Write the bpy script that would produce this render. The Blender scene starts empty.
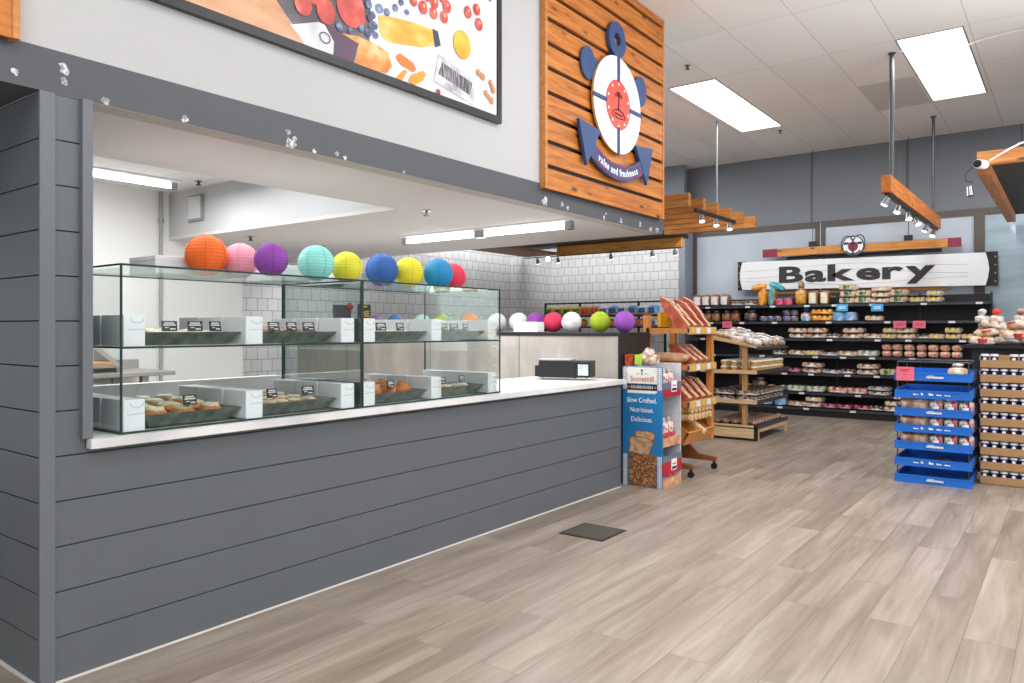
import bpy, bmesh, math, random
from mathutils import Vector, Matrix
random.seed(7)
PI = math.pi
scene = bpy.context.scene
COL = scene.collection
scene.view_settings.view_transform = 'Standard'
scene.view_settings.exposure = 0.0

# ------------------------------------------------------------------ materials
def lin(h):
    h = h.lstrip('#')
    c = [int(h[i:i+2], 16)/255 for i in (0, 2, 4)]
    return tuple([(x/12.92 if x <= .04045 else ((x+.055)/1.055)**2.4) for x in c]) + (1,)
MATS = {}
def nmat(name):
    m = bpy.data.materials.new(name); m.use_nodes = True
    nt = m.node_tree; nt.nodes.clear()
    o = nt.nodes.new('ShaderNodeOutputMaterial'); p = nt.nodes.new('ShaderNodeBsdfPrincipled')
    nt.links.new(p.outputs[0], o.inputs[0])
    return m, nt, p, o
def N(nt, t, **k):
    n = nt.nodes.new(t)
    for a, b in k.items(): setattr(n, a, b)
    return n
def plain(name, hexc, rough=.6, metal=0, noise=.06, scale=30, coat=0, emit=None, es=0, spec=.5):
    """plain colour with a little procedural mottling"""
    if name in MATS: return MATS[name]
    m, nt, p, o = nmat(name)
    c = lin(hexc)
    tc = N(nt, 'ShaderNodeTexCoord'); nz = N(nt, 'ShaderNodeTexNoise'); nz.inputs['Scale'].default_value = scale
    nz.inputs['Detail'].default_value = 3
    nt.links.new(tc.outputs['Object'], nz.inputs['Vector'])
    mx = N(nt, 'ShaderNodeMix', data_type='RGBA')
    mx.inputs[6].default_value = tuple(max(0, v*(1-noise*2.2)) for v in c[:3])+(1,)
    mx.inputs[7].default_value = tuple(min(1, v*(1+noise*2.2)) for v in c[:3])+(1,)
    nt.links.new(nz.outputs[0], mx.inputs[0]); nt.links.new(mx.outputs[2], p.inputs['Base Color'])
    p.inputs['Roughness'].default_value = rough; p.inputs['Metallic'].default_value = metal
    p.inputs['Specular IOR Level'].default_value = spec
    if coat:
        p.inputs['Coat Weight'].default_value = coat; p.inputs['Coat Roughness'].default_value = .15
    if es:
        p.inputs['Emission Color'].default_value = lin(emit or hexc); p.inputs['Emission Strength'].default_value = es
    MATS[name] = m
    return m
def mottle(name, hexes, scale=8, rough=.5, coat=0, detail=5, pos=None, stretch=(1,1,1), metal=0):
    """noise-driven colour ramp, for wraps, bread, marble, wood grain"""
    if name in MATS: return MATS[name]
    m, nt, p, o = nmat(name)
    tc = N(nt, 'ShaderNodeTexCoord'); mp = N(nt, 'ShaderNodeMapping'); mp.inputs['Scale'].default_value = stretch
    nz = N(nt, 'ShaderNodeTexNoise'); nz.inputs['Scale'].default_value = scale; nz.inputs['Detail'].default_value = detail
    nt.links.new(tc.outputs['Object'], mp.inputs[0]); nt.links.new(mp.outputs[0], nz.inputs['Vector'])
    cr = N(nt, 'ShaderNodeValToRGB'); n = len(hexes)
    pos = pos or [.3+.4*i/(n-1) for i in range(n)]
    while len(cr.color_ramp.elements) < n: cr.color_ramp.elements.new(.5)
    for i, h in enumerate(hexes):
        cr.color_ramp.elements[i].position = pos[i]; cr.color_ramp.elements[i].color = lin(h)
    nt.links.new(nz.outputs[0], cr.inputs[0]); nt.links.new(cr.outputs[0], p.inputs['Base Color'])
    p.inputs['Roughness'].default_value = rough; p.inputs['Metallic'].default_value = metal
    if coat: p.inputs['Coat Weight'].default_value = coat; p.inputs['Coat Roughness'].default_value = .12
    MATS[name] = m
    return m
def wood(name, dark, mid, light, axis='Y', rough=.5, knots=True):
    if name in MATS: return MATS[name]
    m, nt, p, o = nmat(name)
    tc = N(nt, 'ShaderNodeTexCoord'); mp = N(nt, 'ShaderNodeMapping')
    s = {'X': (1.2, 14, 14), 'Y': (14, 1.2, 14), 'Z': (14, 14, 1.2)}[axis]
    mp.inputs['Scale'].default_value = s
    gm = N(nt, 'ShaderNodeNewGeometry')
    nt.links.new(tc.outputs['Object'], mp.inputs[0])
    nz = N(nt, 'ShaderNodeTexNoise'); nz.inputs['Scale'].default_value = 2.2; nz.inputs['Detail'].default_value = 6; nz.inputs['Distortion'].default_value = .8
    nt.links.new(mp.outputs[0], nz.inputs['Vector'])
    add = N(nt, 'ShaderNodeMath', operation='MULTIPLY_ADD'); add.inputs[1].default_value = .22
    nt.links.new(gm.outputs['Random Per Island'], add.inputs[0]); nt.links.new(nz.outputs[0], add.inputs[2])
    cr = N(nt, 'ShaderNodeValToRGB'); cr.color_ramp.elements.new(.5)
    for e, (ps, h) in zip(cr.color_ramp.elements, ((.35, dark), (.58, mid), (.82, light))):
        e.position = ps; e.color = lin(h)
    nt.links.new(add.outputs[0], cr.inputs[0])
    out = cr.outputs[0]
    if knots:
        mp2 = N(nt, 'ShaderNodeMapping'); mp2.inputs['Scale'].default_value = {'X': (1.6, 5, 5), 'Y': (5, 1.6, 5), 'Z': (5, 5, 1.6)}[axis]
        nt.links.new(tc.outputs['Object'], mp2.inputs[0])
        vo = N(nt, 'ShaderNodeTexVoronoi'); vo.inputs['Scale'].default_value = 1.6
        nt.links.new(mp2.outputs[0], vo.inputs['Vector'])
        c2 = N(nt, 'ShaderNodeValToRGB'); c2.color_ramp.elements[0].position = .06; c2.color_ramp.elements[1].position = .17
        c2.color_ramp.elements[0].color = (1, 1, 1, 1); c2.color_ramp.elements[1].color = (0, 0, 0, 1)
        nt.links.new(vo.outputs['Distance'], c2.inputs[0])
        mx = N(nt, 'ShaderNodeMix', data_type='RGBA'); mx.inputs[7].default_value = tuple(v*.25 for v in lin(dark)[:3])+(1,)
        nt.links.new(c2.outputs[0], mx.inputs[0]); nt.links.new(out, mx.inputs[6]); out = mx.outputs[2]
    nt.links.new(out, p.inputs['Base Color']); p.inputs['Roughness'].default_value = rough
    MATS[name] = m
    return m
def brick(name, c1, c2, cm, w, h, mortar, u, v, offset=.5, rough=.4, bump=.3, bias=0, uoff=0, voff=0, grain=False, coat=0):
    """bricks laid in the plane of object axes u,v"""
    m, nt, p, o = nmat(name)
    tc = N(nt, 'ShaderNodeTexCoord'); sp = N(nt, 'ShaderNodeSeparateXYZ'); cb = N(nt, 'ShaderNodeCombineXYZ')
    nt.links.new(tc.outputs['Object'], sp.inputs[0])
    for k, (ax, of) in enumerate(((u, uoff), (v, voff))):
        a = N(nt, 'ShaderNodeMath', operation='ADD'); a.inputs[1].default_value = of
        nt.links.new(sp.outputs[ax], a.inputs[0]); nt.links.new(a.outputs[0], cb.inputs[k])
    bt = N(nt, 'ShaderNodeTexBrick'); bt.offset = offset; bt.offset_frequency = 2; bt.squash = 1
    bt.inputs['Scale'].default_value = 1; bt.inputs['Brick Width'].default_value = w; bt.inputs['Row Height'].default_value = h
    bt.inputs['Mortar Size'].default_value = mortar; bt.inputs['Mortar Smooth'].default_value = .1; bt.inputs['Bias'].default_value = bias
    bt.inputs['Color1'].default_value = lin(c1); bt.inputs['Color2'].default_value = lin(c2); bt.inputs['Mortar'].default_value = lin(cm)
    nt.links.new(cb.outputs[0], bt.inputs['Vector'])
    out = bt.outputs['Color']
    if grain:
        mp = N(nt, 'ShaderNodeMapping'); mp.inputs['Scale'].default_value = (.7, 9, 1)
        vm = N(nt, 'ShaderNodeVectorMath', operation='MULTIPLY_ADD'); vm.inputs[1].default_value = (31, 17, 9)
        nt.links.new(bt.outputs['Color'], vm.inputs[0]); nt.links.new(cb.outputs[0], vm.inputs[2])
        nt.links.new(vm.outputs[0], mp.inputs[0])
        nz = N(nt, 'ShaderNodeTexNoise'); nz.inputs['Scale'].default_value = 1.5; nz.inputs['Detail'].default_value = 8; nz.inputs['Roughness'].default_value = .62; nz.inputs['Distortion'].default_value = .6
        nt.links.new(mp.outputs[0], nz.inputs['Vector'])
        cr = N(nt, 'ShaderNodeValToRGB'); cr.color_ramp.elements[0].position = .28; cr.color_ramp.elements[1].position = .7
        cr.color_ramp.elements[0].color = lin('#b3a79d'); cr.color_ramp.elements[1].color = lin('#ffffff')
        nt.links.new(nz.outputs[0], cr.inputs[0])
        nz2 = N(nt, 'ShaderNodeTexNoise'); nz2.inputs['Scale'].default_value = .9; nz2.inputs['Detail'].default_value = 3
        mp3 = N(nt, 'ShaderNodeMapping'); mp3.inputs['Scale'].default_value = (1.0, 5, 1)
        nt.links.new(vm.outputs[0], mp3.inputs[0]); nt.links.new(mp3.outputs[0], nz2.inputs['Vector'])
        c3 = N(nt, 'ShaderNodeValToRGB'); c3.color_ramp.elements[0].position = .3; c3.color_ramp.elements[1].position = .65
        c3.color_ramp.elements[0].color = lin('#d6cfc9'); c3.color_ramp.elements[1].color = (1, 1, 1, 1)
        nt.links.new(nz2.outputs[0], c3.inputs[0])
        for src in (cr.outputs[0], c3.outputs[0]):
            mx = N(nt, 'ShaderNodeMix', data_type='RGBA', blend_type='MULTIPLY'); mx.inputs[0].default_value = .8
            nt.links.new(out, mx.inputs[6]); nt.links.new(src, mx.inputs[7]); out = mx.outputs[2]
    nt.links.new(out, p.inputs['Base Color']); p.inputs['Roughness'].default_value = rough
    if bump:
        b = N(nt, 'ShaderNodeBump'); b.inputs['Strength'].default_value = bump; b.inputs['Distance'].default_value = .003; b.invert = True
        nt.links.new(bt.outputs['Fac'], b.inputs['Height']); nt.links.new(b.outputs[0], p.inputs['Normal'])
    return m
def glassmat(name, tint, refl=.5):
    m, nt, p, o = nmat(name); nt.nodes.remove(p)
    t = N(nt, 'ShaderNodeBsdfTransparent'); t.inputs[0].default_value = tint
    g = N(nt, 'ShaderNodeBsdfGlossy'); g.inputs['Roughness'].default_value = .02; g.inputs[0].default_value = (.9, 1, .95, 1)
    fr = N(nt, 'ShaderNodeFresnel'); fr.inputs[0].default_value = 1.35
    ml = N(nt, 'ShaderNodeMath', operation='MULTIPLY'); ml.inputs[1].default_value = refl
    mx = N(nt, 'ShaderNodeMixShader'); nt.links.new(fr.outputs[0], ml.inputs[0]); nt.links.new(ml.outputs[0], mx.inputs[0])
    nt.links.new(t.outputs[0], mx.inputs[1]); nt.links.new(g.outputs[0], mx.inputs[2]); nt.links.new(mx.outputs[0], o.inputs[0])
    return m

# ------------------------------------------------------------------ geometry helpers
def rotm(rx=0, ry=0, rz=0):
    return Matrix.Rotation(rz, 4, 'Z') @ Matrix.Rotation(ry, 4, 'Y') @ Matrix.Rotation(rx, 4, 'X')
class MB:
    def __init__(s): s.v = []; s.f = []; s.mi = []; s.sm = []
    def add(s, vs, fs, mi=0, smooth=False, mat=None):
        n = len(s.v)
        if mat is not None: vs = [mat @ Vector(v) for v in vs]
        s.v += [tuple(v) for v in vs]; s.f += [tuple(n+i for i in f) for f in fs]
        s.mi += [mi]*len(fs); s.sm += [smooth]*len(fs)
        return s
    def box(s, x0, x1, y0, y1, z0, z1, mi=0, mat=None):
        vs = [(x, y, z) for z in (z0, z1) for y in (y0, y1) for x in (x0, x1)]
        return s.add(vs, [(0,2,3,1),(4,5,7,6),(0,1,5,4),(2,6,7,3),(0,4,6,2),(1,3,7,5)], mi, False, mat)
    def bar(s, a, b, w, h, mi=0):
        a = Vector(a); b = Vector(b); d = (b-a); L = d.length; d.normalize()
        up = Vector((0,0,1)) if abs(d.z) < .95 else Vector((0,1,0))
        r = d.cross(up).normalized(); u = r.cross(d).normalized()
        M = Matrix((( d.x, r.x, u.x, a.x),(d.y, r.y, u.y, a.y),(d.z, r.z, u.z, a.z),(0,0,0,1)))
        return s.box(0, L, -w/2, w/2, -h/2, h/2, mi, M)
    def cyl(s, a, b, r, n=12, mi=0, r2=None, smooth=True):
        a = Vector(a); b = Vector(b); d = (b-a).normalized(); r2 = r if r2 is None else r2
        t = Vector((1,0,0)) if abs(d.x) < .8 else Vector((0,1,0))
        u = d.cross(t).normalized(); w = d.cross(u)
        vs = []
        for c, rr in ((a, r), (b, r2)):
            for i in range(n):
                q = 2*PI*i/n; vs.append(c+u*math.cos(q)*rr+w*math.sin(q)*rr)
        s.add(vs, [(i, n+i, n+(i+1) % n, (i+1) % n) for i in range(n)], mi, smooth)
        s.add(vs[:n], [tuple(range(n))], mi); s.add(vs[n:], [tuple(reversed(range(n)))], mi)
        return s
    def lathe(s, prof, c=(0,0,0), n=24, mi=0, mat=None):
        vs = []
        for r, z in prof:
            for i in range(n):
                q = 2*PI*i/n; vs.append((c[0]+r*math.cos(q), c[1]+r*math.sin(q), c[2]+z))
        fs = [(j*n+i, j*n+(i+1) % n, (j+1)*n+(i+1) % n, (j+1)*n+i) for j in range(len(prof)-1) for i in range(n)]
        return s.add(vs, fs, mi, True, mat)
    def tube(s, pts, r, n=8, mi=0):
        for a, b in zip(pts[:-1], pts[1:]): s.cyl(a, b, r, n, mi)
        return s
    def prism(s, poly, o, u, v, w, depth, mi=0, mi_side=None):
        """poly in (u,v) plane at o, extruded by depth along w"""
        o = Vector(o); u = Vector(u); v = Vector(v); w = Vector(w); n = len(poly)
        a = [o+u*p[0]+v*p[1] for p in poly]; b = [p+w*depth for p in a]
        s.add(b, [tuple(range(n))], mi); s.add(a, [tuple(reversed(range(n)))], mi)
        s.add(a+b, [(i, (i+1) % n, n+(i+1) % n, n+i) for i in range(n)], mi if mi_side is None else mi_side)
        return s
    def ell(s, c, r, nu=12, nv=8, e=1.0, lump=0, mi=0, mat=None, seed=0, flat=0):
        """superellipsoid, optionally lumpy, flat = clamp of the underside"""
        rnd = random.Random(seed); vs = []
        def sp(x): return math.copysign(abs(x)**e, x)
        ph = [rnd.random()*6 for _ in range(4)]
        for j in range(nv+1):
            b = -PI/2+PI*j/nv
            for i in range(nu):
                a = 2*PI*i/nu
                k = 1+lump*(math.sin(3*a+ph[0]+2*b)+math.sin(5*b+ph[1]+2*a)+.6*math.sin(7*a+ph[2]))
                x = sp(math.cos(b))*sp(math.cos(a))*k; y = sp(math.cos(b))*sp(math.sin(a))*k; z = sp(math.sin(b))*k
                if flat: z = max(z, -flat)
                vs.append((c[0]+r[0]*x, c[1]+r[1]*y, c[2]+r[2]*z))
        fs = [(j*nu+i, j*nu+(i+1) % nu, (j+1)*nu+(i+1) % nu, (j+1)*nu+i) for j in range(nv) for i in range(nu)]
        return s.add(vs, fs, mi, True, mat)
    def disc(s, c, u, v, r, n=20, mi=0, r2=None):
        c = Vector(c); u = Vector(u); v = Vector(v); r2 = r2 or r
        return s.add([c+u*r*math.cos(2*PI*i/n)+v*r2*math.sin(2*PI*i/n) for i in range(n)], [tuple(range(n))], mi)
    def build(s, name, mats, parent=None, origin=None, bevel=0, **props):
        if not isinstance(mats, (list, tuple)): mats = [mats]
        if parent is not None: off = Vector(ABS[parent.name])
        elif origin is not None: off = Vector(origin)
        else:
            xs, ys, zs = zip(*s.v); off = Vector(((min(xs)+max(xs))/2, (min(ys)+max(ys))/2, min(zs)))
        me = bpy.data.meshes.new(name)
        me.from_pydata([tuple(Vector(v)-off) for v in s.v], [], s.f)
        for m in mats: me.materials.append(m)
        for p, k, q in zip(me.polygons, s.mi, s.sm): p.material_index = k; p.use_smooth = q
        o = bpy.data.objects.new(name, me); COL.objects.link(o)
        if parent is not None:
            o.parent = parent; ABS[o.name] = ABS[parent.name]
        else:
            o.location = off; ABS[o.name] = tuple(off)
        if bevel:
            b = o.modifiers.new('bevel', 'BEVEL'); b.width = bevel; b.segments = 2; b.limit_method = 'ANGLE'
        for a, b in props.items(): o[a] = b
        return o
ABS = {}
def root(name, loc, label, cat, group=None):
    o = bpy.data.objects.new(name, None); COL.objects.link(o); o.location = loc; o.empty_display_size = .05
    ABS[o.name] = tuple(loc); o['label'] = label; o['category'] = cat
    if group: o['group'] = group
    return o
def tag(o, label, cat, group=None):
    o['label'] = label; o['category'] = cat
    if group: o['group'] = group
    return o
def st(o): o['kind'] = 'structure'; return o
def dup(src, loc, label, group=None, rot=None, scale=None):
    def cp(o, par):
        c = o.copy(); COL.objects.link(c)
        if par is not None: c.parent = par
        for ch in o.children: cp(ch, c)
        return c
    r = cp(src, None); r.location = loc; r['label'] = label
    if rot is not None: r.rotation_euler = rot
    if scale is not None: r.scale = scale
    if group: r['group'] = group
    elif 'group' in r: del r['group']
    return r
class Proto:
    """first call places the source itself, later calls place copies"""
    def __init__(s, o): s.o = o; s.used = False
    def put(s, loc, label, group=None, rot=None, scale=None):
        if s.used: return dup(s.o, loc, label, group, rot if rot is not None else (0, 0, 0), scale if scale is not None else (1, 1, 1))
        s.used = True; o = s.o; o.location = loc; o['label'] = label
        if rot is not None: o.rotation_euler = rot
        if scale is not None: o.scale = scale
        if group: o['group'] = group
        return o
def fit_text(body, width, cap, o, u, v, w, mat, parent, ext=.005, bold=0, gap=0):
    """letters one by one, baseline at o, scaled to a total width and capital height"""
    x = 0; obs = []
    for ch in body:
        t_ = text(ch, 1, (0, 0, 0), (1,0,0), (0,1,0), (0,0,1), mat, parent, name='letter', align='LEFT', ext=ext, bold=bold, raw=True)
        xs = [q.co.x for q in t_.data.vertices]; a = min(xs); b_ = max(xs)
        obs.append((t_, x-a)); x += b_-a+gap
    tot = x-gap; hs = [q.co.y for q in obs[0][0].data.vertices]; hb, ht = min(hs), max(hs)
    sx_ = width/tot; sy_ = cap/(ht-hb); o = Vector(o); u = Vector(u); v = Vector(v); w = Vector(w); off = Vector(ABS[parent.name])
    for t_, dx in obs:
        for q in t_.data.vertices: q.co = o+u*((q.co.x+dx)*sx_)+v*((q.co.y-hb)*sy_)+w*q.co.z-off
def text(body, size, o, u, v, w, mat, parent, name='lettering', align='CENTER', ext=.004, bold=0, sx=1, shear=0, raw=False):
    cu = bpy.data.curves.new('t', 'FONT'); cu.body = body; cu.size = size; cu.align_x = align; cu.align_y = 'BOTTOM_BASELINE' if raw else 'CENTER'
    cu.extrude = ext; cu.offset = bold; cu.shear = shear; cu.resolution_u = 3
    ob = bpy.data.objects.new('t', cu); COL.objects.link(ob)
    bpy.context.view_layer.update()
    me = bpy.data.meshes.new_from_object(ob.evaluated_get(bpy.context.evaluated_depsgraph_get()))
    COL.objects.unlink(ob); bpy.data.objects.remove(ob)
    o = Vector(o); u = Vector(u); v = Vector(v); w = Vector(w); off = Vector(ABS[parent.name])
    if not raw:
     for q in me.vertices: q.co = o+u*q.co.x*sx+v*q.co.y+w*q.co.z-off
    me.materials.clear(); me.materials.append(mat); me.name = name
    b = bpy.data.objects.new(name, me); COL.objects.link(b); b.parent = parent; ABS[b.name] = ABS[parent.name]
    return b
X = (1,0,0); Y = (0,1,0); Z = (0,0,1); NY = (0,-1,0)
ORD = ['first', 'second', 'third', 'fourth', 'fifth', 'sixth', 'seventh', 'eighth', 'ninth', 'tenth', 'eleventh', 'twelfth', 'thirteenth', 'fourteenth']

# ------------------------------------------------------------------ palette
M_grey = plain('grey_paint', '#62676c', .45, noise=.03, scale=4)
M_grey2 = plain('grey_paint_trim', '#6c7177', .42, noise=.03, scale=4)
M_band = plain('grey_band', '#4f5258', .5, noise=.04, scale=3)
M_groove = plain('groove', '#1d1e21', .9)
M_white = plain('white_paint', '#bfc0c1', .7, noise=.015, scale=2)
M_soffit = plain('soffit_paint', '#d3cfcc', .75, noise=.03, scale=1.5)
M_strip = plain('raw_edge', '#bdb8b2', .85, noise=.06, scale=12)
M_scuff = mottle('bare_plaster', ['#7b7e84', '#b4b6ba', '#ececec'], 45, .9, pos=[.35, .5, .62])
M_wallgrey = plain('back_wall_grey', '#7b8088', .6, noise=.05, scale=.6)
M_seam = plain('dark_seam', '#55585d', .7)
M_frame = plain('window_frame', '#57504a', .5)
M_black = plain('black_metal', '#17171a', .5)
M_blackp = plain('black_plastic', '#1f2023', .45)
M_pine = wood('pine', '#8e4a15', '#bb6c24', '#d08636', 'Y')
M_pineX = wood('pine_x', '#a8652c', '#cd8a43', '#dba05a', 'X')
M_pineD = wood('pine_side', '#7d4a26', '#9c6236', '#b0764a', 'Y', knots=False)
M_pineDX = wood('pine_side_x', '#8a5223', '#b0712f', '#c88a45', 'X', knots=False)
M_honey = wood('honey_wood', '#a9682c', '#c98644', '#d99c5c', 'Z', knots=False)
M_honeyY = wood('honey_wood_y', '#a9682c', '#c4803e', '#d29252', 'Y', knots=False)
M_light = wood('light_oak', '#c49c6c', '#dcb888', '#ecd0a8', 'X', knots=False)
M_lightZ = wood('light_oak_z', '#a07a52', '#bd9465', '#d2ad80', 'Z', knots=False)
M_lightY = wood('light_oak_y', '#a9835a', '#c9a273', '#d9b88d', 'Y', knots=False)
M_quartz = mottle('quartz', ['#c9c9c9', '#e4e4e4', '#efefef'], 3, .42, detail=8)
M_steel = mottle('stainless', ['#a89f97', '#c6beb7', '#ece6e1'], 1.9, .38, detail=4, metal=.2, stretch=(1, 1, .4), pos=[.3, .5, .72])
M_steel2 = plain('bench_steel', '#a9a5a0', .35, metal=.6)
M_chrome = plain('chrome', '#b9bcc0', .2, metal=1)
M_lightpanel = plain('light_diffuser', '#ffffff', .6, es=1.6)
M_tube = plain('tube_glow', '#ffffff', .6, es=4)
M_spotglow = plain('spot_lens', '#fff4e0', .4, es=5)
M_glass = glassmat('case_glass', (.982, .995, .989, 1), .3)
M_glassedge = plain('glass_edge', '#1f3a33', .2)
M_tray = mottle('marbled_green', ['#39443d', '#59665b', '#7d897c'], 14, .35)
M_cardw = plain('white_card', '#edf1f6', .6, noise=.02)
M_cardshade = plain('card_seam', '#8e979f', .8)
M_kraft = mottle('kraft_paper', ['#b88a63', '#d3a982', '#e2c2a0'], 9, .7)
M_redprint = mottle('red_print', ['#9c4029', '#b8563c', '#cf7a5e'], 12, .6)
M_cardboard = plain('cardboard', '#b08a5f', .8, noise=.04, scale=6)
M_blue = plain('blue_plastic', '#1b70d2', .35, noise=.03)
M_blued = plain('blue_plastic_dark', '#0f3f86', .5)
M_navy = plain('navy_paint', '#2c4a7c', .5, noise=.04)
M_whitegloss = plain('white_gloss', '#eef0f2', .3, noise=.01)
M_maroon = plain('maroon_paint', '#8c2340', .5)
M_pink = plain('pink_card', '#f0728a', .6)
M_sky = plain('sky_blue_card', '#3fb0e8', .6)
M_txt = plain('black_print', '#232327', .6)
M_wtxt = plain('white_print', '#f4f4f4', .6)
M_wirec = plain('dark_wire', '#55585c', .4, metal=.7)
M_tag = plain('price_paper', '#e8e8ea', .6)

# ------------------------------------------------------------------ camera
cam = bpy.data.cameras.new('camera'); co = bpy.data.objects.new('camera', cam); COL.objects.link(co)
co.location = (0, 0, 1.4); co.rotation_euler = (PI/2, 0, math.atan2(.599, .8007))
cam.sensor_width = 36; cam.lens = 26.37; cam.shift_y = -.0122; cam.clip_start = .02
scene.camera = co

# ------------------------------------------------------------------ room shell
CZ = 4.39
fl = brick('floor_planks', '#bdb1a3', '#ab9e91', '#7d7268', 1.5, .2, .0014, 1, 0, .37, .38, .15, grain=True)
st(MB().box(-9.2, 8, -5, 13.3, -.05, 0).build('floor', fl, origin=(0,0,0)))
cl = brick('ceiling_tiles', '#f6f6f6', '#efefef', '#cacaca', 1.31, .655, .004, 1, 0, 0, .8, .1, uoff=-8.6+13.1, voff=3.44+6.55)
st(MB().box(-9.2, 8, -5, 13.3, CZ, CZ+.05).build('ceiling', cl, origin=(0,0,0)))
# a darker replaced ceiling tile
tag(MB().box(-2.14, -1.5, 9.95, 11.24, CZ-.004, CZ+.002).build('ceiling_tile', plain('tile_old', '#d2d2d2', .8)),
    'darker grey replacement tile in the white ceiling left of the right light panel', 'ceiling tile')
# back wall
b = MB().box(-8.9, 8, 13.2, 13.3, 3.2, CZ)
for x in (-3.55, -2.1, -.6, 1.0): b.box(x-.006, x+.006, 13.195, 13.2, 3.2, CZ, 1)
b.box(-8.9, 8, 13.2, 13.3, 0, .9)
st(b.build('wall_back', [M_wallgrey, M_seam], origin=(0,0,0)))
# windows (frame, pane)
M_film = mottle('frosted_film', ['#b3bcc8', '#bec7d2', '#c6ced9'], .8, .35)
M_clearwin = mottle('hazy_glass', ['#7f95a2', '#9ab0bb', '#b7c8d0'], 1.1, .03, coat=1, stretch=(.6, 1, 3))
WN = [(-5.66, -5.57, -3.47), (-3.31, -3.31, -1.19), (-1.05, -1.05, 1.1), (1.24, 1.24, 3.4)]
for i, (_, a, c) in enumerate(WN):
    w = st(MB().box(a-.07, c+.07, 13.14, 13.19, 3.1, 3.2).box(a-.07, a, 13.14, 13.19, .9, 3.1).box(c, c+.07, 13.14, 13.19, .9, 3.1).box(a-.07, c+.07, 13.13, 13.19, .9, 1.0)
           .build('window_%d' % (i+1), M_frame, origin=(a, 13.17, .9)))
    MB().box(a, c, 13.165, 13.175, 1.0, 3.1).build('pane', M_film if i < 2 else M_clearwin, w)
st(MB().box(-5.75, -5.64, 13.1, 13.19, 0, 3.2).build('trim_1', plain('post_grey', '#8d929b', .5)))
# soft bounce seen in the right window: reflections of ceiling panels come from glossy glass
# tiled walls of the back department
tl_x = brick('white_tile_x', '#e4e4e5', '#dcdcde', '#8d8f92', .165, .165, .004, 0, 2, .42, .2, .5)
tl_y = brick('white_tile_y', '#e0e0e1', '#d6d7d9', '#8d8f92', .165, .165, .004, 1, 2, .42, .2, .5)
st(MB().box(-8.9, -5.66, 12.8, 12.9, 0, 3.2).box(-8.9, -5.66, 12.8, 12.9, 3.2, CZ, 1).build('wall_tiled_back', [tl_x, M_wallgrey], origin=(0,0,0)))
st(MB().box(-5.76, -5.64, 12.78, 13.1, 0, 3.3).build('trim_2', plain('post_grey', '#8d929b', .5)))
st(MB().box(-8.9, -8.8, 5.0, 12.8, 0, CZ).build('wall_tiled_left', tl_y, origin=(0,0,0)))
b = MB().box(-8.8, -8.55, 11.75, 12.8, 0, CZ)
st(b.build('wall_tiled_pier', tl_y, origin=(0,0,0)))
st(MB().box(-8.8, -8.551, 11.735, 11.75, 0, CZ).build('wall_tiled_pier_face', tl_x, origin=(0,0,0)))
# kiosk shell ------------------------------------------------------
FX = -3.216
# fascia: grey band + white wall above
b = MB().box(FX-.12, FX, -5, 6.77, 2.33, 2.5, 0).box(FX-.12, FX-.004, -5, 6.77, 2.5, CZ, 1)
b.box(FX-.121, FX-.002, 1.24, 6.74, 2.328, 2.331, 2)
for (y, z, r) in [(1.146,2.378,.015),(1.322,2.431,.026),(1.322,2.383,.018),(1.484,2.345,.02),(1.83,2.347,.02),(2.386,2.408,.016),(2.398,2.352,.037),(2.43,2.38,.02),(2.55,2.343,.013),(2.705,2.355,.016),(2.761,2.343,.014),(3.217,2.342,.012),(4.718,2.36,.045),(4.955,2.38,.022),(5.042,2.36,.02),(5.614,2.353,.02),(5.65,2.39,.016),(5.916,2.36,.027),(6.281,2.368,.03),(6.5,2.345,.03),(6.636,2.345,.035)]:
    rnd = random.Random(int(y*1000))
    n = 11
    b.add([(FX+.0012, y+r*rnd.uniform(.45, 1.25)*math.cos(2*PI*i/n), max(2.331, z+r*rnd.uniform(.45, 1.25)*math.sin(2*PI*i/n))) for i in range(n)], [tuple(range(n))], 3)
st(b.build('wall_fascia', [M_band, M_white, M_strip, M_scuff], origin=(0,0,0)))
st(MB().box(-8.8, FX-.12, 6.65, 6.75, 2.335, CZ).build('wall_bulkhead_end', M_white, origin=(0,0,0)))
# soffit
SX = -4.21
b = MB().box(SX, FX-.12, 1.24, 6.75, 2.33, 2.36).box(-8.8, SX, 4.13, 6.75, 2.33, 2.36)
b.box(SX, SX+.03, 1.24, 4.13, 2.36, 2.84).box(-7.57, SX, 4.13, 4.16, 2.36, 2.84, 1)
b.box(-8.9, FX-.12, -2.5, 1.256, 2.332, 2.36, 2)
st(b.build('ceiling_kiosk', [M_soffit, M_white, M_band], origin=(0,0,0)))
cl2 = brick('kitchen_ceiling_tiles', '#e6e6e6', '#dedede', '#bbbbbb', 1.22, .61, .004, 1, 0, 0, .8, .1)
st(MB().box(-7.67, SX, 1.14, 4.16, 2.82, 2.86).build('ceiling_raised', cl2, origin=(0,0,0)))
st(MB().box(-7.67, -7.57, 1.24, 5.0, 0, 2.9).box(-8.8, -7.67, 4.95, 5.0, 0, 2.33).build('wall_kitchen_left', plain('kitchen_white', '#dddddb', .55, noise=.03, scale=1.5), origin=(0,0,0)))
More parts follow.
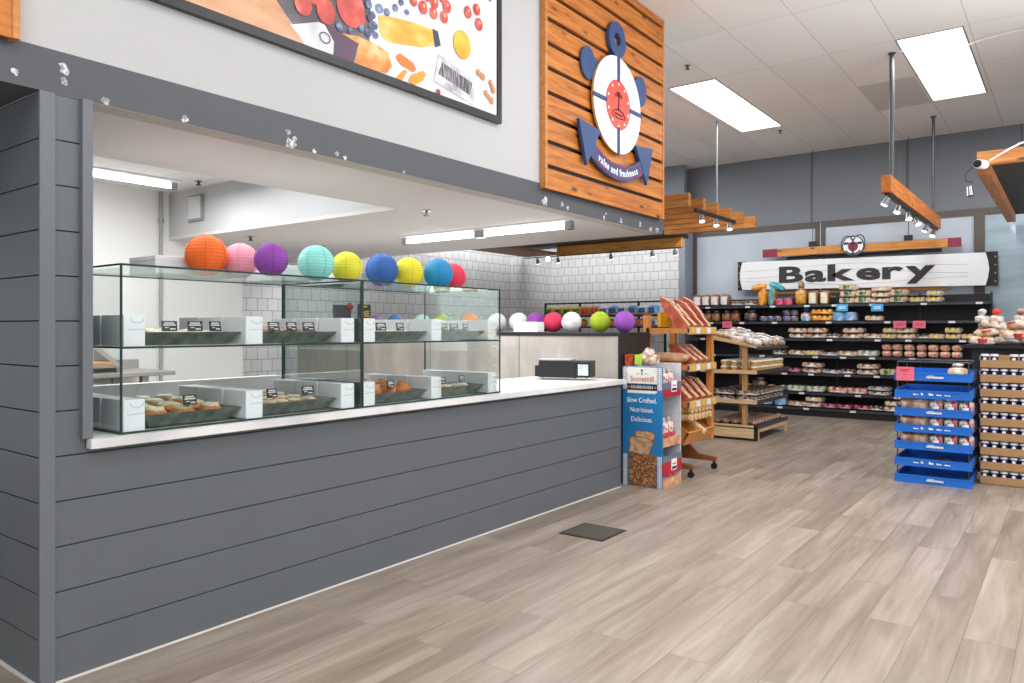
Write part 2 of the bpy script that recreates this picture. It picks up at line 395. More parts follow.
# end wall of kiosk (shiplap on the passage side)
def shiplap(mb, horiz_axis, a0, a1, fixed, sign, z0, z1, pitch=.179, th=.014, gap=.005):
    z = z0
    k = math.floor(z0/pitch)
    while True:
        lo = max(z0, k*pitch+gap/2); hi = min(z1, (k+1)*pitch-gap/2)
        if lo >= z1: break
        if hi > lo:
            if horiz_axis == 'Y': mb.box(fixed-(th if sign > 0 else 0), fixed+(0 if sign > 0 else th), a0, a1, lo, hi)
            else: mb.box(a0, a1, fixed-(th if sign > 0 else 0), fixed+(0 if sign > 0 else th), lo, hi)
        k += 1
b = MB().box(-8.0, FX-.03, 1.256, 1.32, 0, 2.82, 1)
shiplap(b, 'X', -8.0, FX-.007, 1.24, -1, 0, 2.33)
st(b.build('wall_left', [M_grey, M_groove], origin=(0,0,0), bevel=.0015))
# counter wall and the strip beside the opening
b = MB().box(FX-.1, FX-.014, 1.29, 5.9, 0, .915, 1).box(FX-.1, FX-.014, 1.29, 1.40, .915, 2.33, 1)
shiplap(b, 'Y', 1.29, 5.9, FX, 1, 0, .915)
shiplap(b, 'Y', 1.29, 1.403, FX, 1, .915, 2.33)
b.box(FX-.1, FX, 5.9, 5.915, 0, .915)
st(b.build('wall_counter', [M_grey, M_groove], origin=(0,0,0), bevel=.0015))
st(MB().box(FX-.006, FX+.006, 1.232, 1.29, 0, 2.33).build('trim_3', M_grey2, bevel=.003))
st(MB().box(FX-.1, FX+.022, 1.383, 1.424, .955, 2.33).build('trim_4', M_grey2, bevel=.002))
st(MB().box(FX, FX+.008, 1.29, 5.91, 0, .007).box(-8, FX, 1.228, 1.24, 0, .007).build('trim_5', plain('caulk', '#dedad6', .8)))
# behind-counter low wall + inner cladding of counter
# quartz worktop
b = MB()
b.box(-4.08, FX+.03, 1.42, 5.93, .919, .954)
b = MB().prism([(-4.08, 1.43), (FX-.1, 1.43), (FX-.1, 1.425), (FX+.001, 1.425), (FX+.001, 1.405), (FX+.048, 1.405), (FX+.048, 5.93), (-4.08, 5.93)], (0, 0, .915), X, Y, Z, .038)
ct = tag(b.build('countertop', M_quartz, bevel=.013), 'long white quartz countertop with rounded front edge on the grey shiplap counter', 'countertop')
tag(MB().box(-4.05, -3.97, 1.44, 2.9, .954, 1.11).build('splash_board', plain('white_board', '#f4f4f2', .45)), 'low white upstand board behind the left glass case on the countertop', 'board')
tag(MB().box(-4.05, -3.42, 1.45, 5.85, 0, .913).build('counter_cabinet', plain('cabinet_white', '#cfcfcc', .5)), 'white cabinet carcass under the quartz countertop behind the shiplap', 'cabinet')

# ------------------------------------------------------------------ lamps
def area(loc, sx, sy, e, rot=(0,0,0), col=(.975, .987, 1)):
    l = bpy.data.lights.new('area', 'AREA'); l.shape = 'RECTANGLE'; l.size = sx; l.size_y = sy; l.energy = e; l.color = col
    o = bpy.data.objects.new('area_lamp', l); COL.objects.link(o); o.location = loc; o.rotation_euler = rot
    return o
pl = root('ceiling_light', (0, 0, CZ), 'x', 'ceiling light')
b = MB()
b.box(-.305, .305, -1.28, 1.28, CZ-.006, CZ+.0)
b.build('frame', plain('light_frame', '#6f6f6f', .6), pl)
for s in (-1, 1): MB().box(-.29, .29, min(s*.02, s*1.265), max(s*.02, s*1.265), CZ-.012, CZ-.006).build('diffuser', M_lightpanel, pl)
P = Proto(pl)
P.put((-3.72, 9.9, CZ), 'bright two-panel ceiling light beyond the wooden anchor sign', None)
P.put((-1.17, 9.87, CZ), 'bright two-panel ceiling light above the hanging spotlight beam', None)
for (x, y) in [(-3.72, 9.9), (-1.17, 9.87)]: area((x, y, CZ-.03), .58, 2.5, 60)
for x in (-1.17, 1.4, 4.2):
    for y in (4.6, -.6):
        P.put((x, y, CZ), 'two-panel ceiling light nearer the camera, out of frame', 'ceiling lights overhead'); area((x, y, CZ-.03), .58, 2.5, 34)
P.put((1.6, 9.87, CZ), 'two-panel ceiling light over the right side of the store', None); area((1.6, 9.87, CZ-.03), .58, 2.5, 75)
area((-6.8, 9.8, CZ-.05), 2.5, 3, 190)  # added fill at ceiling height over the deli, no fixture there
area((3.4, 6.5, 1.6), 4.5, 10, 760, rot=(PI, 0, 0))  # added unseen uplight, stands in for light bounced onto the ceiling
area((1.0, -2.5, 1.6), 6, 3, 170, rot=(PI, 0, 0))  # second added uplight, behind the camera, also for the ceiling
w = bpy.data.worlds.new('world'); scene.world = w; w.use_nodes = True
bg = w.node_tree.nodes['Background']; bg.inputs[0].default_value = (.92, .95, 1, 1); bg.inputs[1].default_value = .78
# fluorescent fixtures
def fluoro(name, a, c, label, n=2, shade=True):
    a = Vector(a); c = Vector(c); d = (c-a)
    r = root(name, tuple((a+c)/2), label, 'light fixture')
    if shade: MB().bar(a, c, .14, .02).build('housing', M_whitegloss, r, bevel=.004)
    for i in range(n):
        p = a+d*((i+.03)/n); q = a+d*((i+.97)/n)
        MB().cyl(p-Vector((0,0,.045)), q-Vector((0,0,.045)), .026, 12).build('tube', M_tube, r)
        for e in (p, q): MB().box(e.x-.03, e.x+.03, e.y-.03, e.y+.03, e.z-.08, e.z-.005).build('lamp_holder', M_chrome, r)
    return r
fluoro('fluorescent_light', (-6.9, 2.3, 2.81), (-6.9, 3.85, 2.81), 'white fluorescent batten on the raised kitchen ceiling at far left', 1)
fluoro('fluorescent_light', (-5.4, 5.4, 2.325), (-3.4, 5.4, 2.325), 'double glowing fluorescent tube under the white soffit above the counter end', 2)
area((-6.3, 3.0, 2.7), 1.4, .4, 38, rot=(0,0,PI/2)); area((-4.4, 5.4, 2.22), 2.0, .2, 24)
area((-5.2, 2.9, 2.75), 1.4, 2.0, 30)  # added kitchen fill, belongs to no fixture
area((-5.6, 5.2, 1.2), 2.2, 1.0, 7, rot=(PI, 0, 0))  # added upward fill that lifts the soffit, no fixture
area((-5.5, 2.8, .95), 2.0, 1.6, 10, rot=(PI, 0, 0))  # added upward fill below the raised kitchen ceiling
area((-3.8, 3.0, 2.31), .5, 3.0, 24)  # added fill above the glass cases, brightens the white boxes
area((-6.6, 8.0, 2.0), 2.5, 1.5, 30, rot=(math.radians(-80), 0, 0))  # added fill inside the tiled department, not a fixture
# hatch, sprinkler heads, conduit
h = root('access_hatch', (-7.03, 4.12, 2.48), 'small white wall hatch with grey edge on the kitchen bulkhead', 'hatch')
MB().box(-7.16, -6.9, 4.105, 4.13, 2.48, 2.74).build('frame', plain('hatch_edge', '#8a8a8a', .6), h)
MB().box(-7.145, -6.93, 4.098, 4.106, 2.505, 2.725).build('door', plain('hatch_door', '#cfcfcf', .6), h)
tag(MB().cyl((-7.54, 4.03, .5), (-7.54, 4.03, 2.82), .018).cyl((-7.54, 4.03, 2.5), (-7.54, 4.03, 2.54), .028).build('conduit_pipe', plain('conduit', '#9a9a98', .5)), 'thin grey conduit pipe running up the white kitchen wall', 'pipe')
sp = root('sprinkler_head', (0, 0, 0), 'x', 'sprinkler')
MB().cyl((0,0,0), (0,0,-.008), .035, 16).build('escutcheon', M_chrome, sp)
MB().cyl((0,0,-.008), (0,0,-.04), .012, 10).cyl((0,0,-.04), (0,0,-.046), .026, 12).build('nozzle', M_wirec, sp)
P = Proto(sp)
for (loc, lb) in [((-4.05, 4.3, 2.33), 'chrome sprinkler head on the white soffit left of the glowing tubes'), ((-6.6, 4.45, 2.33), 'chrome sprinkler head on the soffit above the pink lantern'),
                  ((-6.7, 5.45, 2.33), 'chrome sprinkler head on the soffit above the teal lantern'), ((-3.5, 8.0, CZ), 'sprinkler head on the store ceiling above the left light panel'),
                  ((-3.53, 11.45, CZ), 'sprinkler head on the store ceiling beside the far end of the left light panel'), ((-6.7, 3.95, 2.82), 'sprinkler head on the raised kitchen ceiling')]:
    P.put(loc, lb)

# ------------------------------------------------------------------ kitchen back
t = root('prep_table', (-7.2, 2.8, 0), 'stainless steel kitchen prep table against the white wall seen through the case', 'table')
MB().box(-7.5, -6.75, 1.8, 3.75, .97, 1.01).build('tabletop', M_steel2, t, bevel=.005)
MB().box(-7.5, -7.44, 1.8, 3.75, 1.01, 1.1).build('backsplash', M_steel2, t)
for x in (-7.4, -6.85):
    for y in (1.9, 3.5): MB().box(x-.03, x+.03, y-.03, y+.03, 0, .97).build('leg', M_steel2, t)
MB().box(-7.4, -6.9, 1.9, 3.5, .35, .37).build('undershelf', M_steel2, t)
b = MB().prism([(-7.4, 1.012), (-6.95, 1.012), (-6.95, 1.06), (-7.4, 1.22)], (0, 2.7, 0), X, Z, Y, .06)
b.prism([(-7.4, 1.012), (-6.95, 1.012), (-6.95, 1.06), (-7.4, 1.22)], (0, 3.3, 0), X, Z, Y, .06).bar((-6.95,2.7,1.06), (-6.95,3.36,1.06), .02, .02)
tag(b.build('steel_rack', M_steel2), 'sloping steel tray rack on the kitchen prep table', 'rack')
tag(MB().box(-7.35, -6.95, 2.8, 3.28, 1.07, 1.1).build('cutting_board', wood('board_wood', '#b98355', '#cf9c6d', '#dcae82', 'Y', knots=False), bevel=.004), 'tan wooden cutting board resting in the steel rack', 'cutting board')

# ------------------------------------------------------------------ glass display cases
def case(y0, y1, label):
    x0, x1, z0, z1 = -3.93, -3.212, .957, 1.67
    r = root('glass_display_case', ((x0+x1)/2, (y0+y1)/2, z0), label, 'display case')
    g = .003
    MB().box(x1-2*g, x1, y0+.006, y1-.006, z0, z1).build('front_pane', M_glass, r)
    MB().box(x0, x1-.01, y0, y0+2*g, z0, z1-.008).build('side_pane', M_glass, r)
    MB().box(x0, x1-.01, y1-2*g, y1, z0, z1-.008).build('side_pane', M_glass, r)
    MB().box(x0, x1, y0, y1, z1, z1+.006).build('top_pane', M_glass, r)
    MB().box(x0, x1-.01, y0+.01, y1-.01, 1.318, 1.324).build('shelf', M_glass, r)
    e = .0045; b = MB()
    for yy in (y0, y1):
        b.box(x1-e, x1+.001, yy-e, yy+e, z0, z1+.007); b.box(x0-e, x0+e, yy-e, yy+e, z0, z1)
        b.box(x0, x1, yy-.003, yy+.003, z1, z1+.008); b.box(x0, x1, yy-.003, yy+.003, z0-.002, z0+.006); b.box(x0, x1, yy-.0025, yy+.0025, 1.317, 1.325)
    for zz in (z0+.002, 1.321, z1+.004):
        b.box(x1-.004, x1+.0015, y0, y1, zz-.005, zz+.004)
    b.box(x0-.003, x0+.003, y0, y1, z1-.002, z1+.006).box(x0-.003, x0+.003, y0, y1, 1.317, 1.325)
    b.build('edge_seam', M_glassedge, r)
    return r
case(1.545, 2.876, 'left glass pastry display case on the counter, next to the grey jamb')
case(2.888, 4.153, 'right glass pastry display case on the counter, nearer the card terminal')

# bakery boxes
bb = root('bakery_box', (0, 0, 0), 'x', 'box')
b = MB().box(-.098, .098, -.047, .047, 0, .135)
b.build('carton', M_cardw, bb, bevel=.002)
# front flap with curved tuck
fl_ = MB()
fl_.prism([(-.045, .0), (.045, 0), (.045, .13), (-.045, .13)], (.098, 0, 0), Y, Z, X, .001)
n = 10; ring = [(.028*math.cos(PI+PI*i/n)+.012, .118+.018*math.sin(PI+PI*i/n)) for i in range(n+1)]
for p, q in zip(ring[:-1], ring[1:]): fl_.bar((.0995, p[0], p[1]), (.0995, q[0], q[1]), .0012, .0016, 1)
fl_.bar((.0995, -.03, .07), (.0995, .045, .074), .0012, .0016, 1)
fl_.build('tuck_flap', [M_cardw, M_cardshade], bb)
PB = Proto(bb)
ys = [(1.612, 'at the left end of the left case'), (2.205, 'between trays of the left case'), (2.80, 'at the right end of the left case'), (2.955, 'at the left end of the right case'), (3.525, 'between trays of the right case'), (4.10, 'at the right end of the right case')]
for lev, z in (('lower', .961), ('upper', 1.326)):
    for y, wh in ys:
        for k, (x, dp) in enumerate(((-3.335, 'front'), (-3.545, 'middle'), (-3.755, 'rear'))):
            PB.put((x, y, z), 'white bakery box, %s of three, %s level, %s' % (dp, lev, wh), 'white bakery boxes in the glass cases', rot=(0, 0, random.uniform(-.02, .02)))
# trays and pastries
def tray(y0, y1, z, label):
    x0, x1, h = -3.85, -3.262, .06
    t_ = .05; m = MB()
    o_ = [(x0, y0), (x1, y0), (x1, y1), (x0, y1)]; i_ = [(x0+t_, y0+t_), (x1-t_, y0+t_), (x1-t_, y1-t_), (x0+t_, y1-t_)]
    q = .008
    vs = [(a, b_, z+h) for a, b_ in o_]+[(a, b_, z) for a, b_ in i_]+[(a+(q if k in (0, 3) else -q), b_+(q if k < 2 else -q), z+h) for k, (a, b_) in enumerate(o_)]+[(a, b_, z+.006) for a, b_ in i_]
    fs = [(4, 7, 6, 5), (12, 13, 14, 15)]
    for k in range(4):
        l = (k+1) % 4
        fs += [(k, 4+k, 4+l, l), (k, l, 8+l, 8+k), (8+k, 8+l, 12+l, 12+k)]
    m.add(vs, fs)
    return tag(m.build('serving_tray', M_tray), label, 'tray')
TY = [(1.668, 2.15), (2.26, 2.745), (3.01, 3.47), (3.58, 4.045)]
TN = ['left tray of the left case', 'right tray of the left case', 'left tray of the right case', 'right tray of the right case']
for (y0, y1), nm in zip(TY, TN):
    tray(y0, y1, .961, 'marbled green serving tray with pastries, lower level, '+nm)
    tray(y0, y1, 1.326, 'marbled green serving tray with pastries, upper level, '+nm)
M_orng = mottle('orange_crust', ['#b4632c', '#cf7a3a', '#dd9658'], 20, .6)
M_icing = mottle('pale_green_icing', ['#b9bf92', '#d3d6b0', '#e2e4c8'], 16, .4)
M_brownp = mottle('brown_crust', ['#8f5a30', '#b57a45', '#cf9a66'], 22, .6)
M_cream = mottle('cream_topping', ['#d8cba6', '#e8dfc4', '#f1ecdc'], 18, .5)
M_berry = mottle('berry_topping', ['#8e3b30', '#b9695a', '#e6d8cc'], 30, .4)
def pastry(name, base, top, rx, ry, h, lump=.05, seed=1, cat='pastry'):
    r = root(name, (0, 0, 0), 'x', cat)
    MB().ell((0, 0, h*.45), (rx, ry, h*.5), 14, 8, .85, lump, seed=seed, flat=.9).build('crust', base, r)
    MB().ell((0, 0, h*.72), (rx*.86, ry*.86, h*.36), 14, 7, .9, lump*1.6, seed=seed+3).build('topping', top, r)
    return r
PK = {'a': Proto(pastry('iced_pastry', M_orng, M_icing, .062, .052, .05)), 'b': Proto(pastry('iced_square', M_brownp, M_cream, .05, .045, .035)),
      'c': Proto(pastry('golden_bun', M_orng, mottle('glaze', ['#b0672e', '#d0833f', '#e6a868'], 14, .25), .05, .045, .06)), 'd': Proto(pastry('berry_slice', M_brownp, M_berry, .048, .042, .04))}
def fill(tr, z, kinds, nx, ny, desc, sc=1):
    y0, y1 = TY[tr]
    for i in range(nx):
        for j in range(ny):
            x = -3.375-i*(.40/max(1, nx-1))
            y = y0+.105+j*((y1-y0-.21)/max(1, ny-1))
            k = kinds[(i+j) % len(kinds)]
            PK[k].put((x+random.uniform(-.006, .006), y+random.uniform(-.006, .006), z+.03+.006*i), desc, desc, rot=(0, 0, random.uniform(-1, 1)), scale=(sc, sc, sc))
fill(0, .961, 'a', 4, 3, 'pale green iced pastry with orange base on lower tray beside the left jamb')
fill(1, .961, 'b', 4, 4, 'cream topped brown square on lower tray at right of left case')
fill(2, .961, 'c', 3, 3, 'golden orange bun heaped on lower tray at left of right case', 1.2)
fill(3, .961, 'b', 3, 4, 'cream square on lower tray at right end of right case')
fill(0, 1.326, 'b', 3, 4, 'cream topped square on upper tray beside the left jamb')
fill(1, 1.326, 'd', 4, 4, 'red berry slice on upper tray at right of left case')
fill(2, 1.326, 'b', 3, 4, 'cream topped square on upper tray at left of right case')
fill(3, 1.326, 'd', 3, 4, 'brown berry slice on upper tray at right end of right case')
# price cards
pc = root('price_card', (0, 0, 0), 'x', 'price card')
b = MB().box(-.002, .002, -.033, .033, .0, .045)
b.build('card', plain('card_black', '#1c1f22', .4), pc)
b = MB()
for z, a0, a1, hh in ((.036, -.022, .022, .006), (.027, -.026, .026, .006), (.016, -.02, -.004, .004), (.010, .002, .024, .006)):
    y = a0; rnd = random.Random(int(z*1000))
    while y < a1:
        w_ = rnd.uniform(.002, .005); b.box(.002, .0026, y, min(a1, y+w_), z-hh/2, z+hh/2); y += w_+.0015
b.build('chalk_marks', M_wtxt, pc)
PC = Proto(pc)
cards = [(1.81, 1.39, 'upper left tray'), (1.935, 1.39, 'upper left tray'), (2.04, 1.39, 'upper left tray'), (2.37, 1.39, 'second upper tray'), (2.48, 1.39, 'second upper tray'), (2.59, 1.39, 'second upper tray'),
         (3.12, 1.39, 'third upper tray'), (3.28, 1.39, 'third upper tray'), (3.68, 1.39, 'rightmost upper tray'), (3.78, 1.39, 'rightmost upper tray'), (3.9, 1.39, 'rightmost upper tray'),
         (1.91, 1.045, 'lower tray of pale green pastries'), (2.36, 1.045, 'second lower tray'), (2.585, 1.045, 'second lower tray'), (3.2, 1.04, 'third lower tray with golden buns'), (3.66, 1.04, 'rightmost lower tray'), (3.86, 1.04, 'rightmost lower tray')]
seen = {}
for y, z, wh in cards:
    seen[wh] = seen.get(wh, 0)+1
for_c = {}
for y, z, wh in cards:
    for_c[wh] = for_c.get(wh, 0)+1
    pos = '' if seen[wh] == 1 else ORD[for_c[wh]-1]+' from the left, '
    PC.put((-3.31, y, z), 'small black chalk-lettered price card, %sstanding in the %s' % (pos, wh), 'black price cards', rot=(0, -.15, random.uniform(-.25, .25)), scale=(1, 1.05, 1.05))
# cardboard boxes on top of the case
fb = root('flat_box', (0, 0, 0), 'x', 'box')
MB().box(-.13, .13, -.125, .125, 0, .085).build('carton', plain('box_greywhite', '#d4d6dc', .6), fb, bevel=.002)
MB().box(-.131, .131, -.127, .127, .088-.02, .09).build('lid', plain('box_lid', '#dcdee3', .6), fb, bevel=.002)
P = Proto(fb)
P.put((-3.79, 2.03, 1.679), 'flat white bakery carton on top of the left case, left of the orange lantern', None, scale=(1, .82, 1))
P.put((-3.79, 2.28, 1.679), 'flat white bakery carton hidden behind the orange and pink lanterns', None)
P.put((-3.78, 2.73, 1.679), 'flat white bakery carton behind the purple and teal lanterns', None)
P.put((-3.79, 3.2, 1.679), 'flat white bakery carton behind the yellow lantern on the right case', None)

# ------------------------------------------------------------------ paper lanterns
def lantern(c, R, hexc, label, group=None):
    x, y, zb = c
    r = root('paper_lantern', (x, y, zb), label, 'paper lantern', group)
    prof = []; n = 15; sub = 3
    for i in range(n*sub+1):
        q = -PI/2+.22+(PI-.44)*i/(n*sub); k = 1-.028*(abs(math.cos(PI*i/sub)) < .9)*0-.012*math.sin(PI*(i % sub)/sub)
        prof.append((R*math.cos(q)*k, R+R*math.sin(q)))
    z0 = prof[0][1]
    prof = [(a, b_-z0) for a, b_ in prof]
    ht = prof[-1][1]
    m = plain('paper_'+hexc[1:], hexc, .7, noise=.05, scale=12)
    # stretch so it is round overall
    MB().lathe(prof, (x, y, zb), 28).build('shade', m, r)
    c_ = lin(hexc)
    dk = '#%02x%02x%02x' % tuple(int(int(hexc[i:i+2], 16)*.82) for i in (1, 3, 5))
    md = plain('rib_'+hexc[1:], dk, .7)
    b = MB()
    a0 = random.uniform(0, 1)
    for k in range(6):
        a = a0+PI*k/3; pts = [(x+p*1.004*math.cos(a), y+p*1.004*math.sin(a), zb+q) for p, q in prof[::3]]
        b.tube(pts, R*.013, 5)
    for p, q in prof[sub:-1:sub]:
        b.tube([(x+p*1.0*math.cos(2*PI*i/24), y+p*1.0*math.sin(2*PI*i/24), zb+q) for i in range(25)], R*.011, 4)
    pts = [(x+prof[-1][0]*math.cos(2*PI*i/14), y+prof[-1][0]*math.sin(2*PI*i/14), zb+ht) for i in range(15)]
    b.tube(pts, R*.02, 5)
    b.build('wire_frame', md, r)
    return r
TOPZ = 1.677
for x, y, R, hx, lb in [(-3.59, 2.16, .106, '#ee6a1c', 'orange paper lantern at the left end of the row on top of the glass case'), (-3.60, 2.365, .094, '#f3a3b5', 'pale pink paper lantern behind the orange one on top of the glass case'),
        (-3.36, 2.388, .088, '#8e45a8', 'purple paper lantern next to the pale pink one on top of the glass case'), (-3.451, 2.751, .101, '#8edcd3', 'pale turquoise paper lantern on top of the left glass case'),
        (-3.465, 2.99, .093, '#dfd83c', 'yellow paper lantern directly behind the pale turquoise one'), (-3.558, 3.36, .105, '#2c5fa8', 'deep blue paper lantern on top of the right glass case'),
        (-3.53, 3.575, .100, '#e3d62c', 'yellow paper lantern between the deep blue and bright blue ones'), (-3.456, 3.783, .101, '#1f87bf', 'bright blue paper lantern near the right end of the glass case top'),
        (-3.545, 4.03, .096, '#e03050', 'red paper lantern at the right end of the glass case top')]:
    lantern((x, y, TOPZ), R, hx, lb)

# ------------------------------------------------------------------ cooler at the counter end, lanterns on it
r = root('open_cooler', (-5.6, 6.4, 0), 'stainless backed open cooler with black top rail behind the counter end', 'cooler')
MB().box(-7.9, -3.285, 6.0, 6.02, .1, 1.335).build('back_panel', M_steel, r)
MB().box(-7.9, -3.272, 5.99, 6.6, 1.335, 1.37).build('top_rail', M_blackp, r, bevel=.003)
MB().box(-3.285, -3.272, 5.985, 6.6, 0, 1.335).build('end_panel', plain('end_dark', '#2a2421', .4), r)
MB().box(-7.9, -3.285, 6.02, 6.6, 0, .35).build('base', M_blackp, r)
MB().box(-7.9, -3.285, 6.02, 6.3, .35, 1.335).build('inner_panel', M_blackp, r)
for x in (-6.95, -5.6, -4.4): MB().box(x-.003, x+.003, 5.997, 6.0, .1, 1.335).build('panel_seam', M_seam, r)
LW = [(-6.726, '#9b5aa8', 'purple paper lantern farthest left on the cooler, seen through the glass case'), (-6.397, '#3f7fc0', 'blue paper lantern on the cooler, seen through the glass case'), (-5.961, '#b9dedd', 'pale aqua paper lantern on the cooler, seen through the glass case'),
      (-5.654, '#a9bd3c', 'green paper lantern on the cooler, seen through the glass case'), (-5.245, '#ee8a34', 'orange paper lantern on the cooler, seen through the glass case'), (-4.874, '#e6e6e4', 'white paper lantern on the cooler at the right edge of the glass case'),
      (-4.59, '#dbe4e4', 'bluish white paper lantern left of the purple one beside the small white box'), (-4.371, '#8a3f9a', 'purple paper lantern just behind the small white box on the cooler'), (-4.16, '#d93458', 'crimson paper lantern on the cooler behind the small white box'),
      (-3.945, '#e9e4ec', 'white paper lantern between the crimson and lime ones'), (-3.624, '#a9c024', 'lime green paper lantern on the cooler above the card terminal'), (-3.36, '#9a50b8', 'violet paper lantern at the right end of the cooler')]
for x, hx, lb in LW: lantern((x, 6.25, 1.371), .1, hx, lb)
tag(MB().box(-4.47, -4.18, 6.0, 6.12, 1.371, 1.47).build('small_box', M_cardw, bevel=.003), 'small plain white box on the cooler in front of purple and crimson lanterns', 'box')
# card terminal / label printer
r = root('label_printer', (-3.6, 5.62, .958), 'black label printer with small lit screen on the white countertop', 'printer')
r.rotation_euler = (0, 0, .30)
ABS[r.name] = (0, 0, 0)
MB().box(-.23, .12, -.1, .1, .015, .165).build('body', M_blackp, r, bevel=.008)
MB().box(-.23, .06, -.105, .105, .165, .178).build('lid', plain('printer_lid', '#b6b2ac', .35, metal=.3), r, bevel=.004)
MB().box(.1, .24, -.115, .1, .02, .165).build('console', M_black, r, bevel=.01)
s = MB().box(.135, .225, -.119, -.114, .04, .135).build('screen', mottle('screen_glow', ['#8fa7bf', '#cfdae6', '#eef3f8'], 14, .3), r)
MB().box(-.27, -.23, -.08, .08, .02, .12).build('paper_bin', M_blackp, r, bevel=.004)
for x in (-.2, .1, .2): MB().cyl((x, -.08, 0), (x, -.08, .02), .012).build('foot', M_chrome, r)
# small wall signs deep in the tiled area
r = root('free_sign', (-8.78, 7.9, 1.62), 'dark navy poster with yellow lettering on the tiled wall, seen through the case', 'sign')
MB().box(-8.8, -8.785, 7.8, 8.06, 1.57, 1.78).build('board', plain('sign_navy', '#2b2c3c', .5), r)
text('FREE', .13, (-8.784, 7.93, 1.63), Y, Z, X, plain('yellow_print', '#f2cf1e', .5), r, sx=.75, bold=.004)
MB().box(-8.785, -8.782, 7.87, 7.99, 1.735, 1.76).build('header_mark', MATS['yellow_print'], r)
r = root('dark_poster', (-8.78, 7.5, 1.58), 'dark poster with red bow shape on the tiled wall, left of the navy sign', 'poster')
MB().box(-8.8, -8.785, 7.33, 7.66, 1.55, 1.76).build('board', plain('poster_dark', '#43384a', .5), r)
MB().ell((-8.77, 7.62, 1.74), (.02, .075, .05), 12, 8, lump=.1).build('red_bow', plain('bow_red', '#b02238', .4), r)

# ------------------------------------------------------------------ picture on fascia
AX = -3.19
r = root('framed_picture', (-3.21, 2.6, 2.83), 'large black framed food photograph on the white wall above the counter', 'picture')
y0, y1, z0, z1 = 1.22, 4.136, 2.827, 4.2
b = MB().box(FX+.001, AX+.008, y0, y1, z0, z0+.045).box(FX+.001, AX+.008, y0, y1, z1-.045, z1).box(FX+.001, AX+.008, y0, y0+.045, z0+.045, z1-.045).box(FX+.001, AX+.008, y1-.045, y1, z0+.045, z1-.045)
b.build('frame', plain('frame_black', '#141416', .35), r)
MB().box(FX+.001, AX-.003, y0+.04, y1-.04, z0+.04, z1-.04).build('canvas', mottle('poster_bg', ['#d9d6dc', '#e6e3e8', '#efedf0'], 1.5, .5), r)
zc = z0+.046
SH = dict(
 board=([(1.27, 2.87), (2.475, 2.87), (2.298, 3.046), (2.138, 3.176), (1.816, 3.4), (1.27, 3.65)], mottle('p_board', ['#c98f66', '#dba781', '#e8bd9a'], 2.5, .5, stretch=(1,1,3))),
 dark=([(2.06, 3.32), (2.2, 3.12), (2.298, 3.046), (2.404, 2.948), (2.618, 2.923), (2.919, 3.0), (2.93, 3.33), (2.5, 3.6), (2.0, 3.6)], mottle('p_dark', ['#3d3b40', '#5b555c', '#8a7f85'], 3, .5)),
 can=([(2.382, 2.95), (2.56, 3.022), (2.624, 3.019), (2.668, 2.96), (2.678, 2.932), (2.66, 2.88), (2.63, 2.875), (2.481, 2.875)], mottle('p_can', ['#b3b6bf', '#d5d7dd', '#eeeef2'], 6, .3)),
 chocolate=([(2.594, 3.028), (2.697, 3.02), (2.839, 3.007), (2.805, 2.875), (2.658, 2.875), (2.664, 2.948)], plain('p_choc', '#5b4058', .5, noise=.15, scale=8)),
 roll=([(2.717, 3.011), (2.832, 3.032), (2.975, 3.027), (3.065, 3.01), (3.095, 2.936), (3.05, 2.884), (2.961, 2.875), (2.81, 2.875), (2.839, 2.991)], mottle('p_roll', ['#c9702c', '#e59a4c', '#f4cf98'], 9, .5)),
 bottle=([(2.983, 3.199), (3.034, 3.216), (3.285, 3.254), (3.44, 3.262), (3.452, 3.167), (3.352, 3.124), (3.05, 3.066), (3.0, 3.1)], mottle('p_juice', ['#dd9a2c', '#f0b94a', '#f8dc9a'], 4, .5, stretch=(1,1,3))),
 bottle_cap=([(3.437, 3.268), (3.489, 3.267), (3.516, 3.185), (3.463, 3.158)], plain('p_cap', '#34405a', .5)),
 carrot=([(3.126, 3.011), (3.157, 3.032), (3.269, 3.007), (3.294, 2.974), (3.269, 2.95), (3.173, 2.963), (3.126, 2.989)], plain('p_carrot', '#e07a34', .5, noise=.1)),
 carrot_b=([(3.189, 2.945), (3.221, 2.942), (3.173, 2.875), (3.12, 2.875)], plain('p_carrot2', '#ea9838', .5, noise=.1)),
 carrot_c=([(3.352, 2.982), (3.381, 2.969), (3.352, 2.92), (3.28, 2.875), (3.225, 2.885), (3.245, 2.926)], plain('p_carrot3', '#ee9a2e', .5, noise=.1)),
 tin=([(3.498, 3.126), (3.874, 3.052), (3.83, 2.885), (3.446, 2.945)], mottle('p_tin', ['#8e8f98', '#c6c7cf', '#f0f0f4'], 10, .3)),
 tin_label=([(3.525, 3.085), (3.825, 3.03), (3.795, 2.943), (3.489, 3.0)], mottle('p_tinl', ['#2f2d33', '#6a676e', '#b0aeb4'], 30, .4, stretch=(1, 3, .4))))
for i, (k, (pts, m)) in enumerate(SH.items()):
    MB().prism([(a, c) for a, c in pts], (AX-.0025+.0004*i, 0, 0), Y, Z, X, .0005).build('print_'+k.split('_')[0], m, r)
def dots(name, L, m, kx=1.0, dx=.006):
    for a, c, q in L:
        MB().disc((AX+dx+.0002*random.random(), a, c), Y, Z, q, 22, 0, q*kx).build(name, m, r)
dots('print_pepper', [(2.606,3.093,.063),(2.777,3.172,.1),(2.832,3.132,.05),(2.458,3.082,.055),(2.52,3.2,.09)], mottle('p_red', ['#a82a22', '#cf4538', '#e88a78'], 7, .4), 1.1, .0035)
